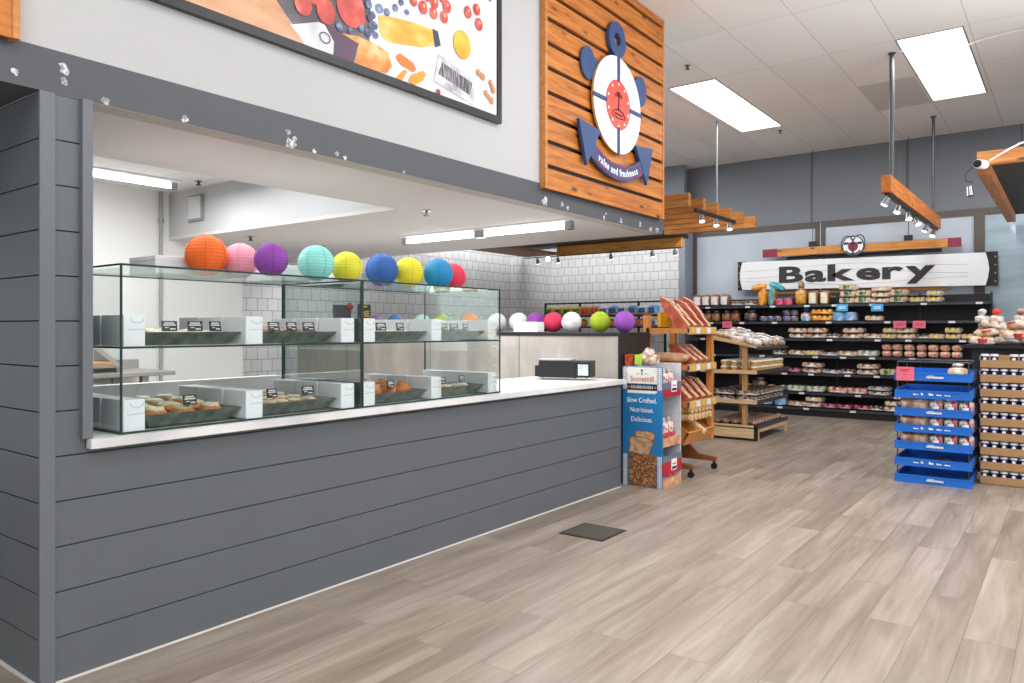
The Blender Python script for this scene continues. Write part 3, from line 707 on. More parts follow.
dots('print_berry', [(2.91,3.234,.024),(2.99,3.239,.027),(3.05,3.238,.022),(3.118,3.287,.022),(3.165,3.336,.02),(3.213,3.293,.017),(2.939,3.184,.022),(2.953,3.129,.024),(2.903,3.07,.022),(2.961,3.077,.02),(2.697,3.041,.023),(2.853,3.081,.021),(2.777,3.041,.019),(4.007,3.652,.019),(2.92,3.16,.02),(2.93,3.1,.02)], mottle('p_berry', ['#27324e', '#3f5580', '#8aa2c8'], 18, .4), 1, .0045)
TM = [(3.269,3.381,.03),(3.352,3.369,.038),(3.454,3.434,.035),(3.446,3.366,.035),(3.57,3.45,.038),(3.543,3.374,.036),(3.776,3.483,.037),(3.868,3.533,.035),(3.89,3.441,.038),(3.386,3.451,.033),(3.525,3.494,.033)]
dots('print_tomato', TM, mottle('p_tom', ['#b8231c', '#d8392c', '#ee7a68'], 14, .4), 1.1, .0045)
dots('print_stalk', [(a+.005, c+.01, .009) for a, c, q in TM], plain('p_stalk', '#c8cf90', .5), 1.3, .0055)
dots('print_citrus', [(3.718,3.253,.086)], mottle('p_cit', ['#e59a10', '#f2b21e', '#f8c848'], 6, .4), 1.08, .0045)
dots('print_peanut', [(3.884,3.118,.019),(3.91,3.109,.017),(3.935,3.1,.02),(4.017,3.083,.018),(4.033,3.06,.016),(4.045,3.039,.019),(3.966,2.999,.018),(3.995,2.98,.016),(4.028,2.962,.02)], plain('p_nut', '#c98a4c', .5, noise=.1), 1.2, .0045)
dots('print_onion', [(3.489,2.885,.02)], plain('p_onion', '#9c3a3a', .5), 1, .0045)
# ring pull on the can
b = MB(); b.tube([(AX+.004, 2.6+.035*math.cos(q*.5), 2.95+.028*math.sin(q*.5)) for q in range(14)], .0025, 5); b.build('print_ring_pull', M_wirec, r)

# ------------------------------------------------------------------ plank sign with anchor
def planksign(y0, y1, z0, z1, label, nm='plank_sign'):
    r = root(nm, (FX, (y0+y1)/2, z0), label, 'sign')
    MB().box(FX+.001, FX+.02, y0+.01, y1-.01, z0+.005, z1).build('backing', M_black, r)
    z = z0; p = .186
    while z < z1-.02:
        MB().box(FX+.02, FX+.045, y0+.03, y1-.025, z, min(z1, z+p-.034)).build('plank', M_pine, r); z += p
    MB().box(FX+.001, FX+.05, y0, y0+.03, z0, z1).build('edge_strip', M_honeyY, r)
    MB().box(FX+.001, FX+.05, y1-.025, y1, z0, z1).build('edge_strip', M_honeyY, r)
    return r
planksign(4.65, 6.69, 2.46, 4.38, 'tall orange pine plank panel on the bulkhead corner carrying the anchor emblem')
planksign(-1.0, 1.15, 2.487, 4.38, 'edge of a second pine plank panel at the top left corner of the photo')
PXX = FX+.05
r = root('anchor_emblem', (PXX, 5.64, 2.74), 'navy anchor emblem with white life ring and red centre on the pine plank panel', 'emblem')
cy, cz = 5.70, 3.32
def ngon(cx_, cz_, r_, n=40, r2=None): return [(cx_+r_*math.cos(2*PI*i/n), cz_+(r2 or r_)*math.sin(2*PI*i/n)) for i in range(n)]
def yz(poly, x0, d, name, m, mats=None): return MB().prism(poly, (x0, 0, 0), Y, Z, X, d, 0, 1 if mats else None).build(name, mats or m, r)
M_plyedge = plain('ply_edge', '#c9a066', .6)
yz(ngon(cy, cz, .415), PXX+.02, .02, 'life_ring', None, [M_whitegloss, M_plyedge])
yz(ngon(cy, cz, .212), PXX+.041, .004, 'red_centre', plain('emblem_red', '#dd4a38', .45))
# ring at top
n = 28; b = MB(); ro, ri = .15, .055
po = ngon(cy, 3.885, ro, n); pi_ = ngon(cy, 3.885, ri, n)
vs = [(x_, *p) for x_ in (PXX+.005, PXX+.035) for L in (po, pi_) for p in L]
fs = []
for i in range(n):
    j = (i+1) % n
    fs += [(2*n+i, 2*n+j, 3*n+j, 3*n+i), (i, n+i, n+j, j), (i, j, 2*n+j, 2*n+i), (n+i, 3*n+i, 3*n+j, n+j)]
b.add(vs, fs); b.build('top_ring', M_navy, r)
for s in (-1, 1):
    yz([(cy+s*a, c) for a, c in ([(.2, 3.47), (.33, 3.49)]+[(.46+.115*math.cos(q_), 3.56+.135*math.sin(q_)) for q_ in [-2.5+i_*.42 for i_ in range(13)]]+[(.2, 3.58)][::s])], PXX+.005, .015, 'stock', M_navy)
for (a0, a1, c0, c1) in [(-.017, .017, .2, .42), (-.017, .017, -.43, -.19), (-.43, -.2, -.017, .017), (.2, .43, -.017, .017)]:
    MB().box(PXX+.04, PXX+.052, cy+a0, cy+a1, cz+c0, cz+c1).build('strap', M_navy, r, bevel=.004)
# flukes arc
R0 = .83; ac = 2.80+.83-.06
arc = lambda a, R_: (cy+R_*math.sin(a), ac-R_*math.cos(a))
A0 = .70; k = 18
poly = [arc(-A0+2*A0*i/k, R0+.065) for i in range(k+1)]+[arc(A0-2*A0*i/k, R0-.065) for i in range(k+1)]
yz(poly, PXX+.02, .025, 'arm', M_navy)
for s in (-1, 1):
    c0 = arc(s*.66, R0)
    pts = [(c0[0]+s*.02, c0[1]-.2), (c0[0]+s*.14, c0[1]+.15), (c0[0]-s*.2, c0[1]+.12)]
    if s > 0: pts = pts
    else: pts = pts[::-1]
    yz(pts, PXX+.02, .028, 'fluke', M_navy)
# plaque outline and letters along the arc
b = MB()
Q = .47
for R_ in (R0+.047, R0-.047): b.tube([(PXX+.046, *arc(-Q+2*Q*i/14, R_)) for i in range(15)], .0045, 5)
for s in (-1, 1): b.tube([(PXX+.046, *arc(s*Q, R0-.047)), (PXX+.046, *arc(s*(Q+.03), R0)), (PXX+.046, *arc(s*Q, R0+.047))], .0045, 5)
b.build('red_outline', plain('outline_red', '#b8354a', .5), r)
msg = 'value and freshness'; wd = {'l': .5, 'i': .5, ' ': .6, 'f': .62, 'r': .7, 'w': 1.3, 'm': 1.4}
tot = sum(wd.get(c, 1) for c in msg); ang = -.43; 
for c in msg:
    w_ = wd.get(c, 1)/tot*.86; a = ang+w_/2; ang += w_
    if c == ' ': continue
    p = arc(a, R0)
    u_ = Vector((0, math.cos(a), math.sin(a))); v_ = Vector((0, -math.sin(a), math.cos(a)))
    text(c, .085, (PXX+.047, *p), u_, v_, X, M_wtxt, r, name='letter', ext=.002, bold=.002, sx=.85)
# dots and little palm on a mound in the red centre
b = MB()
for i in range(10):
    a = 2*PI*(i+.5)/10; b.disc((PXX+.0455, cy+.18*math.cos(a), cz+.18*math.sin(a)), Y, Z, .012, 10)
b.build('white_studs', M_wtxt, r)
b = MB(); xx = PXX+.047
b.tube([(xx, cy-.01, cz-.05), (xx, cy+.0, cz+.02), (xx, cy-.005, cz+.075)], .006, 5)
for a in (.3, 1.1, 2.0, 2.8, -.3, 3.5): b.tube([(xx, cy-.005, cz+.075), (xx, cy-.005+.035*math.cos(a), cz+.085+.03*math.sin(a)), (xx, cy-.005+.06*math.cos(a), cz+.07+.025*math.sin(a))], .004, 5)
b.tube([(xx, cy-.12, cz-.09), (xx, cy-.06, cz-.05), (xx, cy, cz-.04), (xx, cy+.07, cz-.055), (xx, cy+.12, cz-.095)], .005, 5)
b.tube([(xx, cy-.11, cz-.1), (xx, cy, cz-.115), (xx, cy+.11, cz-.105)], .004, 5); b.tube([(xx, cy-.07, cz-.08), (xx, cy+.06, cz-.085)], .006, 5)
b.build('palm_motif', plain('motif_dark', '#3a2a34', .6), r)

# ------------------------------------------------------------------ pergola, beams, spotlights
def spotlight(parent, p, d=(0, -.35, -1), s=1, name='spotlight'):
    p = Vector(p); d = Vector(d).normalized()
    m = MB().cyl(p, p+Vector((0, 0, -.05*s)), .01*s, 8)
    c = p+Vector((0, 0, -.05*s))
    m.cyl(c-d*.03*s, c+d*.055*s, .026*s, 12, r2=.038*s)
    o = m.build(name, plain('spot_body', '#8a8c90', .35, metal=.6), parent)
    MB().cyl(c+d*.055*s, c+d*.06*s, .034*s, 12).build('lens', M_spotglow, o)
r = root('slatted_canopy', (-5, 9.6, 2.8), 'slatted pine canopy beams poking out right of the plank panel under the ceiling', 'canopy')
for i, y in enumerate((8.22, 8.66, 9.1, 9.55, 10.0, 10.5)):
    MB().box(-4.97, -3.585, y, y+.07, 2.83, 2.99).build('slat', M_pineDX, r, bevel=.003)
MB().box(-4.7, -4.6, 8.1, 10.7, 2.99, 3.06).build('cross_beam', M_pineDX, r)
MB().cyl((-4.1, 10.4, 2.99), (-4.1, 10.4, CZ), .012).build('hanger_rod', plain('rod_grey', '#77797c', .4), r)
MB().cyl((-4.4, 8.3, 2.99), (-4.4, 8.3, CZ), .012).build('hanger_rod', MATS['rod_grey'], r)
tr = MB().box(-3.6, -3.565, 8.4, 9.7, 2.79, 2.83).build('light_track', M_black, r)
for y in (8.6, 9.05, 9.5): spotlight(tr, (-3.58, y, 2.79), (.2, -.3, -1), .95)
# deli canopy
r = root('deli_canopy', (-6.5, 9.5, 2.8), 'pine edged canopy with track spotlights in front of the white tiled wall', 'canopy')
MB().box(-7.55, -5.12, 11.45, 11.55, 2.74, 2.9).build('front_beam', wood('pine_lit', '#c07a35', '#e8a24e', '#f6ba6a', 'X'), r, bevel=.003)  # lighter pine copy: brightness of a lit face put into the colour
MB().box(-8.3, -7.55, 8.4, 11.55, 2.76, 2.8).build('soffit_board', M_pineD, r)
MB().box(-8.35, -5.1, 8.3, 11.7, 2.9, 2.96).build('roof_board', M_black, r)
tr = MB().box(-8.3, -5.15, 11.48, 11.50, 2.725, 2.74).build('light_track', M_black, r)
for x in (-8.0, -7.55, -6.45, -5.66, -5.25): spotlight(tr, (x, 11.49, 2.725), (.1, .25, -1), 1.05)
spotlight(tr, (-7.55, 11.2, 2.73), (.35, -.9, -.15), 1.3)
# hanging beam
r = root('hanging_beam', (-1.58, 10.5, 2.85), 'hanging pine beam on two rods with six spotlights below it', 'hanging beam')
MB().box(-1.645, -1.55, 8.78, 12.55, 2.86, 3.04).build('beam', M_pine, r, bevel=.004)
for y in (8.98, 12.0): MB().cyl((-1.575, y, 3.04), (-1.575, y, CZ), .024 if y < 10 else .02).cyl((-1.575, y, CZ-.01), (-1.575, y, CZ), .04).build('rod', plain('rod_dark', '#56575a', .35, metal=.5), r)
tr = MB().box(-1.62, -1.575, 8.85, 12.45, 2.83, 2.86).build('light_track', M_black, r)
for i, y in enumerate((8.85, 9.5, 10.15, 10.75, 11.55, 12.2)): spotlight(tr, (-1.6, y, 2.83), ((-.5, -.2, -1), (-.2, -.4, -1), (.2, -.3, -1), (.5, -.3, -1))[i % 4], 1.0)
# right canopy
r = root('wood_framed_canopy', (.8, 10.2, 2.85), 'pine framed canopy with dark underside at the upper right edge', 'canopy')
MB().box(-.72, 2.4, 8.2, 8.3, 2.93, 3.05).build('front_beam', M_pineX, r, bevel=.003)
MB().box(-.72, -.62, 8.3, 12.2, 2.85, 3.03).build('side_beam', M_pineD, r, bevel=.003)
MB().box(2.3, 2.4, 8.3, 12.2, 2.85, 3.03).build('side_beam', M_pineD, r)
MB().box(-.62, 2.3, 8.3, 12.2, 2.95, 3.0).build('soffit_board', plain('canopy_black', '#1d2021', .7), r)
for x in (0.2, 1.8): MB().cyl((x, 10, 3.0), (x, 10, CZ), .015).build('rod', MATS['rod_dark'], r)
r = root('end_spotlight', (-.72, 8.15, 2.9), 'white cylinder spotlight and dangling cable on the right canopy corner', 'spotlight')
MB().cyl((-.70, 8.06, 2.915), (-.66, 8.2, 2.925), .042, 18).build('housing', M_whitegloss, r)
MB().cyl((-.705, 8.045, 2.914), (-.70, 8.06, 2.915), .034, 18).build('lens', M_blackp, r)
MB().tube([(-.74, 8.12, 2.9), (-.8, 8.12, 2.85), (-.8, 8.12, 2.78), (-.74, 8.12, 2.76), (-.77, 8.12, 2.7)], .007, 6).build('loop_cable', M_wirec, r)
MB().cyl((-.77, 8.12, 2.72), (-.76, 8.1, 2.63), .025, 12, r2=.03).build('hanging_lamp', M_chrome, r)
pts = []
for i in range(17):
    q = i/16; pts.append((-1.4+ q*1.5, 8.3-.6*q, CZ-.01-.10*math.sin(PI*q)*1.2))
tag(MB().tube([(-1.5, 8.9, CZ-.012), (-1.35, 9.05, CZ-.03), (-1.1, 9.12, CZ-.04), (-.9, 9.08, CZ-.04), (-.72, 9.0, CZ-.035), (-.4, 8.95, CZ-.03), (.3, 8.9, CZ-.01)], .005, 6).build('ceiling_cable', M_whitegloss), 'white cable swagged across the ceiling light panel', 'cable')
tag(MB().tube([(-.62, 8.2, 2.96), (-.5, 8.18, 3.02), (-.38, 8.18, 3.08), (-.2, 8.18, 3.1), (.1, 8.18, 3.11)], .009, 6).build('canopy_cable', M_whitegloss), 'white cable running along the front beam of the right canopy', 'cable')

# ------------------------------------------------------------------ Bakery sign, oar, emblem
r = root('bakery_sign', (-2.85, 12.98, 2.3), 'long white boat-plank sign reading Bakery with black end brackets', 'sign')
tz = lambda x: -(x+2.85)*.0125
L_, R_ = -4.66, -1.03; zb, zt = 2.065, 2.55
pts = [(L_+(R_-L_)*i/12, zb+tz(L_+(R_-L_)*i/12)) for i in range(13)]
pts += [(R_+.03, zb+.12+tz(R_)), (R_+.045, (zb+zt)/2+tz(R_)), (R_+.03, zt-.12+tz(R_))]
pts += [(R_-(R_-L_)*i/12, zt+tz(R_-(R_-L_)*i/12)) for i in range(13)]
pts += [(L_-.03, zt-.12+tz(L_)), (L_-.045, (zb+zt)/2+tz(L_)), (L_-.03, zb+.12+tz(L_))]
MB().prism(pts, (0, 13.02, 0), X, Z, NY, .03).build('board', M_whitegloss, r)
for xa, xb in ((-4.75, -4.60), (-1.09, -.88)):
    MB().box(xa, xb, 13.02, 13.04, zb-.01+tz(xa), zt+.01+tz(xa)).build('end_bracket', M_black, r)
b = MB()
for x in (-4.725, -.91):
    for k in range(4): b.cyl((x, 13.02, zb+.06+k*.12+tz(x)), (x, 13.01, zb+.06+k*.12+tz(x)), .012, 10)
b.build('bolts', plain('brass', '#b59a5a', .3, metal=.8), r)
b = MB()
for k, (c, am) in enumerate(((.36, .05), (.25, .07), (.1, -.05))):
    b.tube([(-4.6+i*.2775*.93, 12.988, zb+c+am*math.cos(PI*(i-6.5)/6.5)*(.8)+tz(-4.6+i*.26)) for i in range(14)], .003, 4)
b.build('plank_lines', plain('line_grey', '#b5b7ba', .7), r)
fit_text('Bakery', 2.34, .275, (-4.02, 12.985, 2.185), X, Vector((-.0, 0, 1)), NY, plain('sign_black', '#2e2e33', .5), r, ext=.006, bold=.035, gap=.035)
r = root('decorative_oar', (-2.85, 12.96, 2.63), 'long pine oar with maroon tips hung above the Bakery sign', 'oar')
MB().box(-4.04, -1.51, 12.95, 13.0, 2.635, 2.765).build('shaft', M_pineX, r, bevel=.004)
for a, c in ((-4.29, -4.04), (-1.51, -1.335)): MB().box(a, c, 12.948, 13.002, 2.633, 2.767).build('tip', M_maroon, r, bevel=.004)
tag(MB().box(-4.15, -1.5, 13.07, 13.12, 2.0, 2.05).build('lower_rail', M_pineX), 'pine rail behind the bottom edge of the Bakery sign', 'rail')
tag(MB().box(-3.9, -1.6, 13.03, 13.07, 2.575, 2.63).build('sign_rail', M_black), 'black mounting rail between the oar and the Bakery sign', 'rail')
for x, nm in ((-3.48, 'left'), (-2.05, 'right')):
    r = root('sign_hanger', (x, 13.05, 2.6), 'thin cable hanger with black clamp holding the %s part of the oar' % nm, 'hanger')
    MB().cyl((x, 13.03, 2.8), (x, 13.03, CZ), .006, 6).build('cable', M_wirec, r)
    MB().box(x-.06, x+.06, 13.01, 13.05, 2.56, 2.86).build('clamp', M_blackp, r)
r = root('ring_emblem', (-2.83, 12.9, 2.56), 'small life ring emblem with navy anchor and rope centred on the oar', 'emblem')
c0 = (-2.83, 2.735)
def xz(poly, y0, d, name, m): return MB().prism(poly, (0, y0, 0), X, Z, NY, d).build(name, m, r)
xz(ngon(*c0, .165, 32), 12.945, .02, 'backing', plain('emblem_navy', '#2b3550', .5))
xz(ngon(*c0, .15, 32), 12.925, .006, 'ring', M_whitegloss)
xz(ngon(c0[0], c0[1]-.01, .075, 24), 12.918, .004, 'centre', plain('emblem_dkred', '#9a1c2c', .5))
b = MB()
b.box(c0[0]-.012, c0[0]+.012, 12.905, 12.913, c0[1]-.16, c0[1]+.1).box(c0[0]-.1, c0[0]+.1, 12.905, 12.913, c0[1]+.03, c0[1]+.05)
b.tube([(c0[0]+.03*math.cos(2*PI*i/12), 12.908, c0[1]+.13+.03*math.sin(2*PI*i/12)) for i in range(13)], .009, 5)
for s in (-1, 1): b.prism([(s*.07, .03), (s*.13, .02), (s*.14, .06), (s*.07, .06)][::s], (c0[0], 12.913, c0[1]-.0), X, Z, NY, .006)
b.tube([(c0[0]+.13*math.sin(-1+2*i/8), 12.908, c0[1]+.0-.135*math.cos(-1+2*i/8)) for i in range(9)], .012, 5)
b.build('anchor', plain('emblem_navy', '#2b3550', .5), r)
rp = [(-.165, -.06), (-.175, .06), (-.15, .13), (-.1, .165), (-.03, .15), (.03, .15), (.1, .175), (.15, .15), (.175, .08), (.165, -.06)]
MB().tube([(c0[0]+a, 12.93, c0[1]+c) for a, c in rp], .009, 6).build('rope', M_wirec, r)

# ------------------------------------------------------------------ wall gondola
GX0, GX1 = -5.5, -.95
r = root('shelving_unit', (-3.2, 12.75, 0), 'long black wall shelving unit full of packaged bread under the Bakery sign', 'shelving')
MB().box(GX0, GX1, 12.99, 13.0, .1, 1.92).build('back_panel', plain('black_panel', '#1a181b', .5), r)
MB().box(GX0, GX1, 12.52, 12.99, 0, .115).build('base', M_black, r)
for x in (-5.5, -4.3, -3.1, -1.9, -.97): MB().box(x, x+.03, 12.97, 12.99, .1, 1.95).build('upright', plain('upright_grey', '#2c2f33', .4), r)
SZ = [.133, .377, .685, .966, 1.243, 1.52, 1.79]
for i, z in enumerate(SZ):
    s = MB().box(GX0, GX1, 12.5 if i == 0 else 12.56, 12.97, z-.03, z).build('shelf', M_black, r)
    yf = 12.5 if i == 0 else 12.56
    MB().box(GX0, GX1, yf-.008, yf, z-.035, z+.004).build('price_strip', plain('strip_grey', '#3a3d42', .35), s)
    x = GX0+.25+random.random()*.2
    while x < GX1-.1:
        if not (i < 2 and x < -4.6): MB().box(x, x+.085, yf-.012, yf-.008, z-.033, z-.003).build('price_tag', M_tag, s)
        x += random.choice((.42, .55, .7, .85))

# ---- packs
WRAP = .8
def mk(name, cat='bread pack'): return root(name, (0, 0, 0), 'x', cat)
def body_tail(r, w, d, h, m, tail=True, e=.55, lump=.02, seed=1, tailm=None, name='loaf'):
    MB().ell((0, 0, h*.5), (w/2, d/2, h*.5), 16, 10, e, lump, seed=seed, flat=.97).build(name, m, r)
def label_band(r, w, d, h, z0, z1, m, wf=.8, e=.5):
    """curved printed label wrapping the front of a pack"""
    b = MB(); n = 8; vs = []
    for z in (z0, z1):
        for i in range(n+1):
            a = -PI/2*.85+PI*.85*i/n
            vs.append((math.copysign(abs(math.sin(a))**e, a)*w/2*wf, -(abs(math.cos(a))**e)*d/2*1.06-.003, z))
    b.add(vs, [(i, i+1, n+2+i, n+1+i) for i in range(n)], 0, True)
    b.build('label', m, r)
def bag(name, w, d, h, breadm, labm=None, lz=(.2, .7), tail=None, tailh=.05, wf=.8, seed=1, cat='bread pack'):
    r = mk(name, cat); body_tail(r, w, d, h, breadm, seed=seed)
    if labm: label_band(r, w, d, h, h*lz[0], h*lz[1], labm, wf)
    if tail:
        b = MB().cyl((0, 0, h*.93), (0, 0, h+tailh*.3), w*.22, 10, r2=w*.1); b.ell((0, 0, h+tailh*.75), (w*.3, d*.2, tailh*.55), 12, 8, 1, .12, seed=seed)
        b.build('bag_neck', tail, r)
    return r
def buns(name, w, d, h, nx, breadm, wrapm, labm=None, seed=1):
    """flat pack: a row of flattened buns under wrap"""
    r = mk(name)
    b = MB(); rw = w/nx
    for i in range(nx):
        for s in (-1, 1): b.ell((-w/2+rw*(i+.5), s*d*.23, h*.5), (rw*.55, d*.27, h*.5), 10, 8, .75, .03, seed=seed+i, flat=.95)
    b.build('buns', breadm, r)
    b = MB().ell((0, 0, h*.3), (w*.54, d*.54, h*.22), 14, 6, .45, .02, seed=seed); b.build('wrapper', wrapm, r)
    if labm: label_band(r, w*.9, d*1.08, h, h*.3, h*.78, labm, .5)
    return r
B1 = mottle('bread_brown', ['#6e4630', '#9c6a46', '#c79a72'], 22, .35, .8)
B2 = mottle('bread_wrapped', ['#8a5f45', '#c39a78', '#ece4dd'], 18, .25, 1)  # pale ramp end paints highlights of the plastic wrap over the bread
B3 = mottle('bread_pale', ['#c49a6e', '#e0c09a', '#f3e6d6'], 20, .3, .8)
B4 = mottle('bread_dark', ['#2c211d', '#5d4538', '#a08a7a'], 20, .25, 1)
B5 = mottle('bread_golden', ['#b97825', '#d8982f', '#eec37a'], 16, .3, .8)
WC = mottle('clear_wrap', ['#9c8f86', '#cfc8c2', '#f4f2f0'], 26, .15, 1)  # whitish end puts the glints of clear plastic into the colour
WB = mottle('white_bag', ['#b8907a', '#dcd6d2', '#f6f6f6'], 14, .25, 1, pos=[.32, .45, .6])
GREY = mottle('wrap_grey', ['#5d565a', '#8f898c', '#cfcccd'], 20, .2, 1)
PURP = mottle('wrap_plum', ['#4d1524', '#7d2338', '#b98690'], 16, .25, 1)
GRN = mottle('label_green', ['#1f5a2a', '#2f7a3a', '#9fc49c'], 14, .35, .6, pos=[.35, .6, .75])
YEL = mottle('label_yellow', ['#c8a400', '#ead31c', '#f6ee9a'], 12, .3, .8, pos=[.3, .5, .75])
BLU = mottle('label_blue', ['#1c3f8a', '#2f60b0', '#c8d4e6'], 22, .35, .6, pos=[.35, .58, .72])
LBL = mottle('label_lightblue', ['#4a8fd0', '#7fb4e2', '#e4eef6'], 12, .3, .6)
RED = mottle('label_red', ['#b01822', '#d8353c', '#f2b8b0'], 18, .35, .6, pos=[.35, .58, .75])
WHT = mottle('label_white', ['#c9cdd2', '#eef0f2', '#ffffff'], 14, .4, .4)
CRM = mottle('label_cream', ['#9fc0c0', '#ece6c4', '#f6f2dc'], 12, .4, .4)
PNK = mottle('label_pink', ['#c02a60', '#e04a80', '#f0a0bc'], 16, .35, .6)
ORG = mottle('wrap_orange', ['#d8781c', '#f09a20', '#f8c060'], 10, .3, .8)
TEA = mottle('wrap_teal', ['#148a98', '#1fa8b4', '#8ad4d8'], 10, .3, .8)
PROT = {
 'whitelab': bag('sliced_loaf', .15, .2, .19, B1, WHT, (.15, .78), seed=1), 'lowpile': buns('bun_pack', .2, .3, .08, 3, B4, WC),
 'goldbag': bag('bagged_loaf', .16, .2, .22, B5, None, tail=B1, tailh=.09), 'creamlab': bag('sliced_loaf', .14, .2, .2, B1, CRM, (.1, .85), seed=2),
 'pink': bag('small_pack', .12, .2, .1, B1, PNK, (.1, .95), wf=.95), 'darkloaf': bag('dark_loaf', .2, .25, .15, B4, None, tail=WC, tailh=.02),
 'green': buns('roll_pack', .21, .35, .09, 3, B3, WC, GRN), 'bunstack': buns('bun_pack', .23, .35, .075, 3, B3, WC), 'yellow': buns('bun_pack', .19, .35, .075, 3, B3, WC, YEL),
 'brownbag': bag('bagged_loaf', .14, .2, .15, B1, None, tail=WC, tailh=.02, seed=5), 'bluelab': bag('round_pack', .1, .2, .085, B2, BLU, (.25, .8), wf=.85),
 'bluetop': bag('bagged_loaf', .16, .2, .13, B2, LBL, (.1, .5), tail=plain('bag_blue', '#2f6fc4', .35, coat=.6), tailh=.07), 'orangelong': buns('long_pack', .3, .25, .09, 4, B5, ORG, None),
 'lightblue': bag('sliced_loaf', .17, .3, .13, B2, LBL, (.1, .95), wf=1.0), 'redlab': bag('bagel_pack', .125, .25, .088, B3, mottle('label_redwhite', ['#c8323a', '#e47a78', '#f0c8c0'], 34, .35, .6), (.25, .65), wf=.8),
 'flatbrown': buns('flat_pack', .27, .35, .075, 3, B2, WC), 'flatgrey': buns('flat_pack', .27, .35, .06, 3, GREY, WC), 'plum': buns('flat_pack', .22, .35, .075, 2, PURP, mottle('wrap_plum2', ['#5d1a2c', '#8d3a4c', '#c9a0a8'], 16, .2, 1)),
 'palegreen': buns('flat_pack', .27, .35, .09, 3, mottle('wrap_palegreen', ['#6d8a6a', '#a8b8a4', '#e0e2dc'], 14, .2, 1), WC), 'pinkred': buns('flat_pack', .27, .35, .09, 3, mottle('wrap_salmon', ['#b04a4c', '#cf8078', '#ecd4cc'], 14, .2, 1), WC),
}
PROT = {k: Proto(v) for k, v in PROT.items()}
DESC = {'whitelab': 'brown sliced loaf with white label', 'lowpile': 'low clear pack of small dark rolls', 'goldbag': 'tall golden bread bag with bunched neck', 'creamlab': 'tall brown loaf with cream label', 'pink': 'small pack with hot pink label',
 'darkloaf': 'dark wrapped loaf', 'green': 'roll pack with green label', 'bunstack': 'clear pack of pale buns', 'yellow': 'bun pack with bright yellow label', 'brownbag': 'brown loaf in clear bag', 'bluelab': 'small round pack with blue label',
 'bluetop': 'loaf in bag with bunched blue neck', 'orangelong': 'long orange wrapped roll pack', 'lightblue': 'loaf in light blue wrapper', 'redlab': 'bagel pack with red label', 'flatbrown': 'flat clear pack of brown flatbreads',
 'flatgrey': 'flat grey wrapped pack', 'plum': 'dark plum coloured pack', 'palegreen': 'clear pack tinted pale green', 'pinkred': 'salmon red flat pack'}
SN = {1.79: 'top shelf', 1.52: 'second shelf', 1.243: 'third shelf', .966: 'fourth shelf', .685: 'fifth shelf', .377: 'sixth shelf', .133: 'bottom deck'}
HT = {'green': .092, 'bunstack': .078, 'yellow': .078, 'bluelab': .087, 'redlab': .09, 'flatbrown': .077, 'flatgrey': .062, 'plum': .077, 'palegreen': .092, 'pinkred': .092, 'orangelong': .092}
ROWS = [
 (1.79, [('whitelab', -5.349), ('whitelab', -5.19), ('whitelab', -5.03), ('whitelab', -4.86), ('lowpile', -4.606), ('lowpile', -4.39), ('pink', -3.905), ('pink', -3.77), ('goldbag', -3.57), ('creamlab', -3.374), ('creamlab', -3.204), ('green', -2.843, 3), ('green', -2.607, 2), ('bunstack', -2.367, 3), ('green', -2.12, 2), ('yellow', -1.873), ('yellow', -1.642, 2)]),
 (1.52, [('brownbag', -5.172), ('brownbag', -5.016), ('brownbag', -4.827), ('brownbag', -4.667), ('darkloaf', -4.40), ('bluelab', -4.184), ('bluelab', -4.06), ('bluelab', -3.943), ('bluelab', -3.80, 2), ('bluelab', -3.68, 2), ('bluetop', -3.49), ('orangelong', -3.228, 2), ('lightblue', -2.985), ('lightblue', -2.80), ('bunstack', -2.467, 1)]),
 (1.243, [('flatbrown', -3.60, 2), ('flatbrown', -3.305, 2), ('lowpile', -3.03), ('flatbrown', -2.755, 2), ('flatbrown', -2.465, 1), ('yellow', -2.23, 2), ('bunstack', -2.01, 2), ('lowpile', -1.79), ('yellow', -1.60, 1), ('yellow', -1.40, 2), ('yellow', -1.18, 1)]),
 (.966, [('lowpile', -3.9), ('flatbrown', -3.6), ('yellow', -3.36, 1), ('flatgrey', -3.1), ('flatbrown', -2.83), ('palegreen', -2.55)]+[('redlab', x, 2) for x in (-2.29, -2.14, -1.98, -1.82, -1.66, -1.51, -1.36)]),
 (.685, [('plum', -3.66), ('flatbrown', -3.38, 2), ('flatgrey', -3.08), ('lowpile', -2.83), ('flatbrown', -2.55, 2), ('green', -2.27), ('bunstack', -2.0)]),
 (.377, [('bluelab', -4.45), ('darkloaf', -4.25), ('bluelab', -4.05), ('bluelab', -3.86), ('palegreen', -3.63), ('palegreen', -3.33), ('pinkred', -2.99), ('pinkred', -2.70), ('flatgrey', -2.39, 2)]),
 (.133, [('lightblue', -4.118), ('lightblue', -3.88), ('flatbrown', -3.60), ('bunstack', -3.35, 2), ('plum', -3.12), ('plum', -2.88), ('plum', -2.64), ('lowpile', -2.42), ('bunstack', -2.19, 2), ('flatgrey', -1.9)])]
for z, items in ROWS:
    cnt = {}
    for it in items: cnt[it[0]] = cnt.get(it[0], 0)+1
    idx = {}
    for it in items:
        k, x = it[0], it[1]; n = it[2] if len(it) > 2 else 1
        idx[k] = idx.get(k, 0)+1
        for j in range(n):
            lb = DESC[k]+', '+SN[z]
            if cnt[k] > 1: lb += ', %s from left' % ORD[idx[k]-1]
            if n > 1: lb += ', '+(('lower of two', 'upper of two') if n == 2 else ('lowest of three', 'middle of three', 'topmost of three'))[j]
            PROT[k].put((x, 12.72+random.uniform(-.01, .01), z+.001+j*HT.get(k, .09)*1.15), lb, 'packs on the black wall shelving', rot=(0, random.uniform(-.03, .03), random.uniform(-.1, .1)), scale=(random.uniform(1.06, 1.16), 1, 1.15))
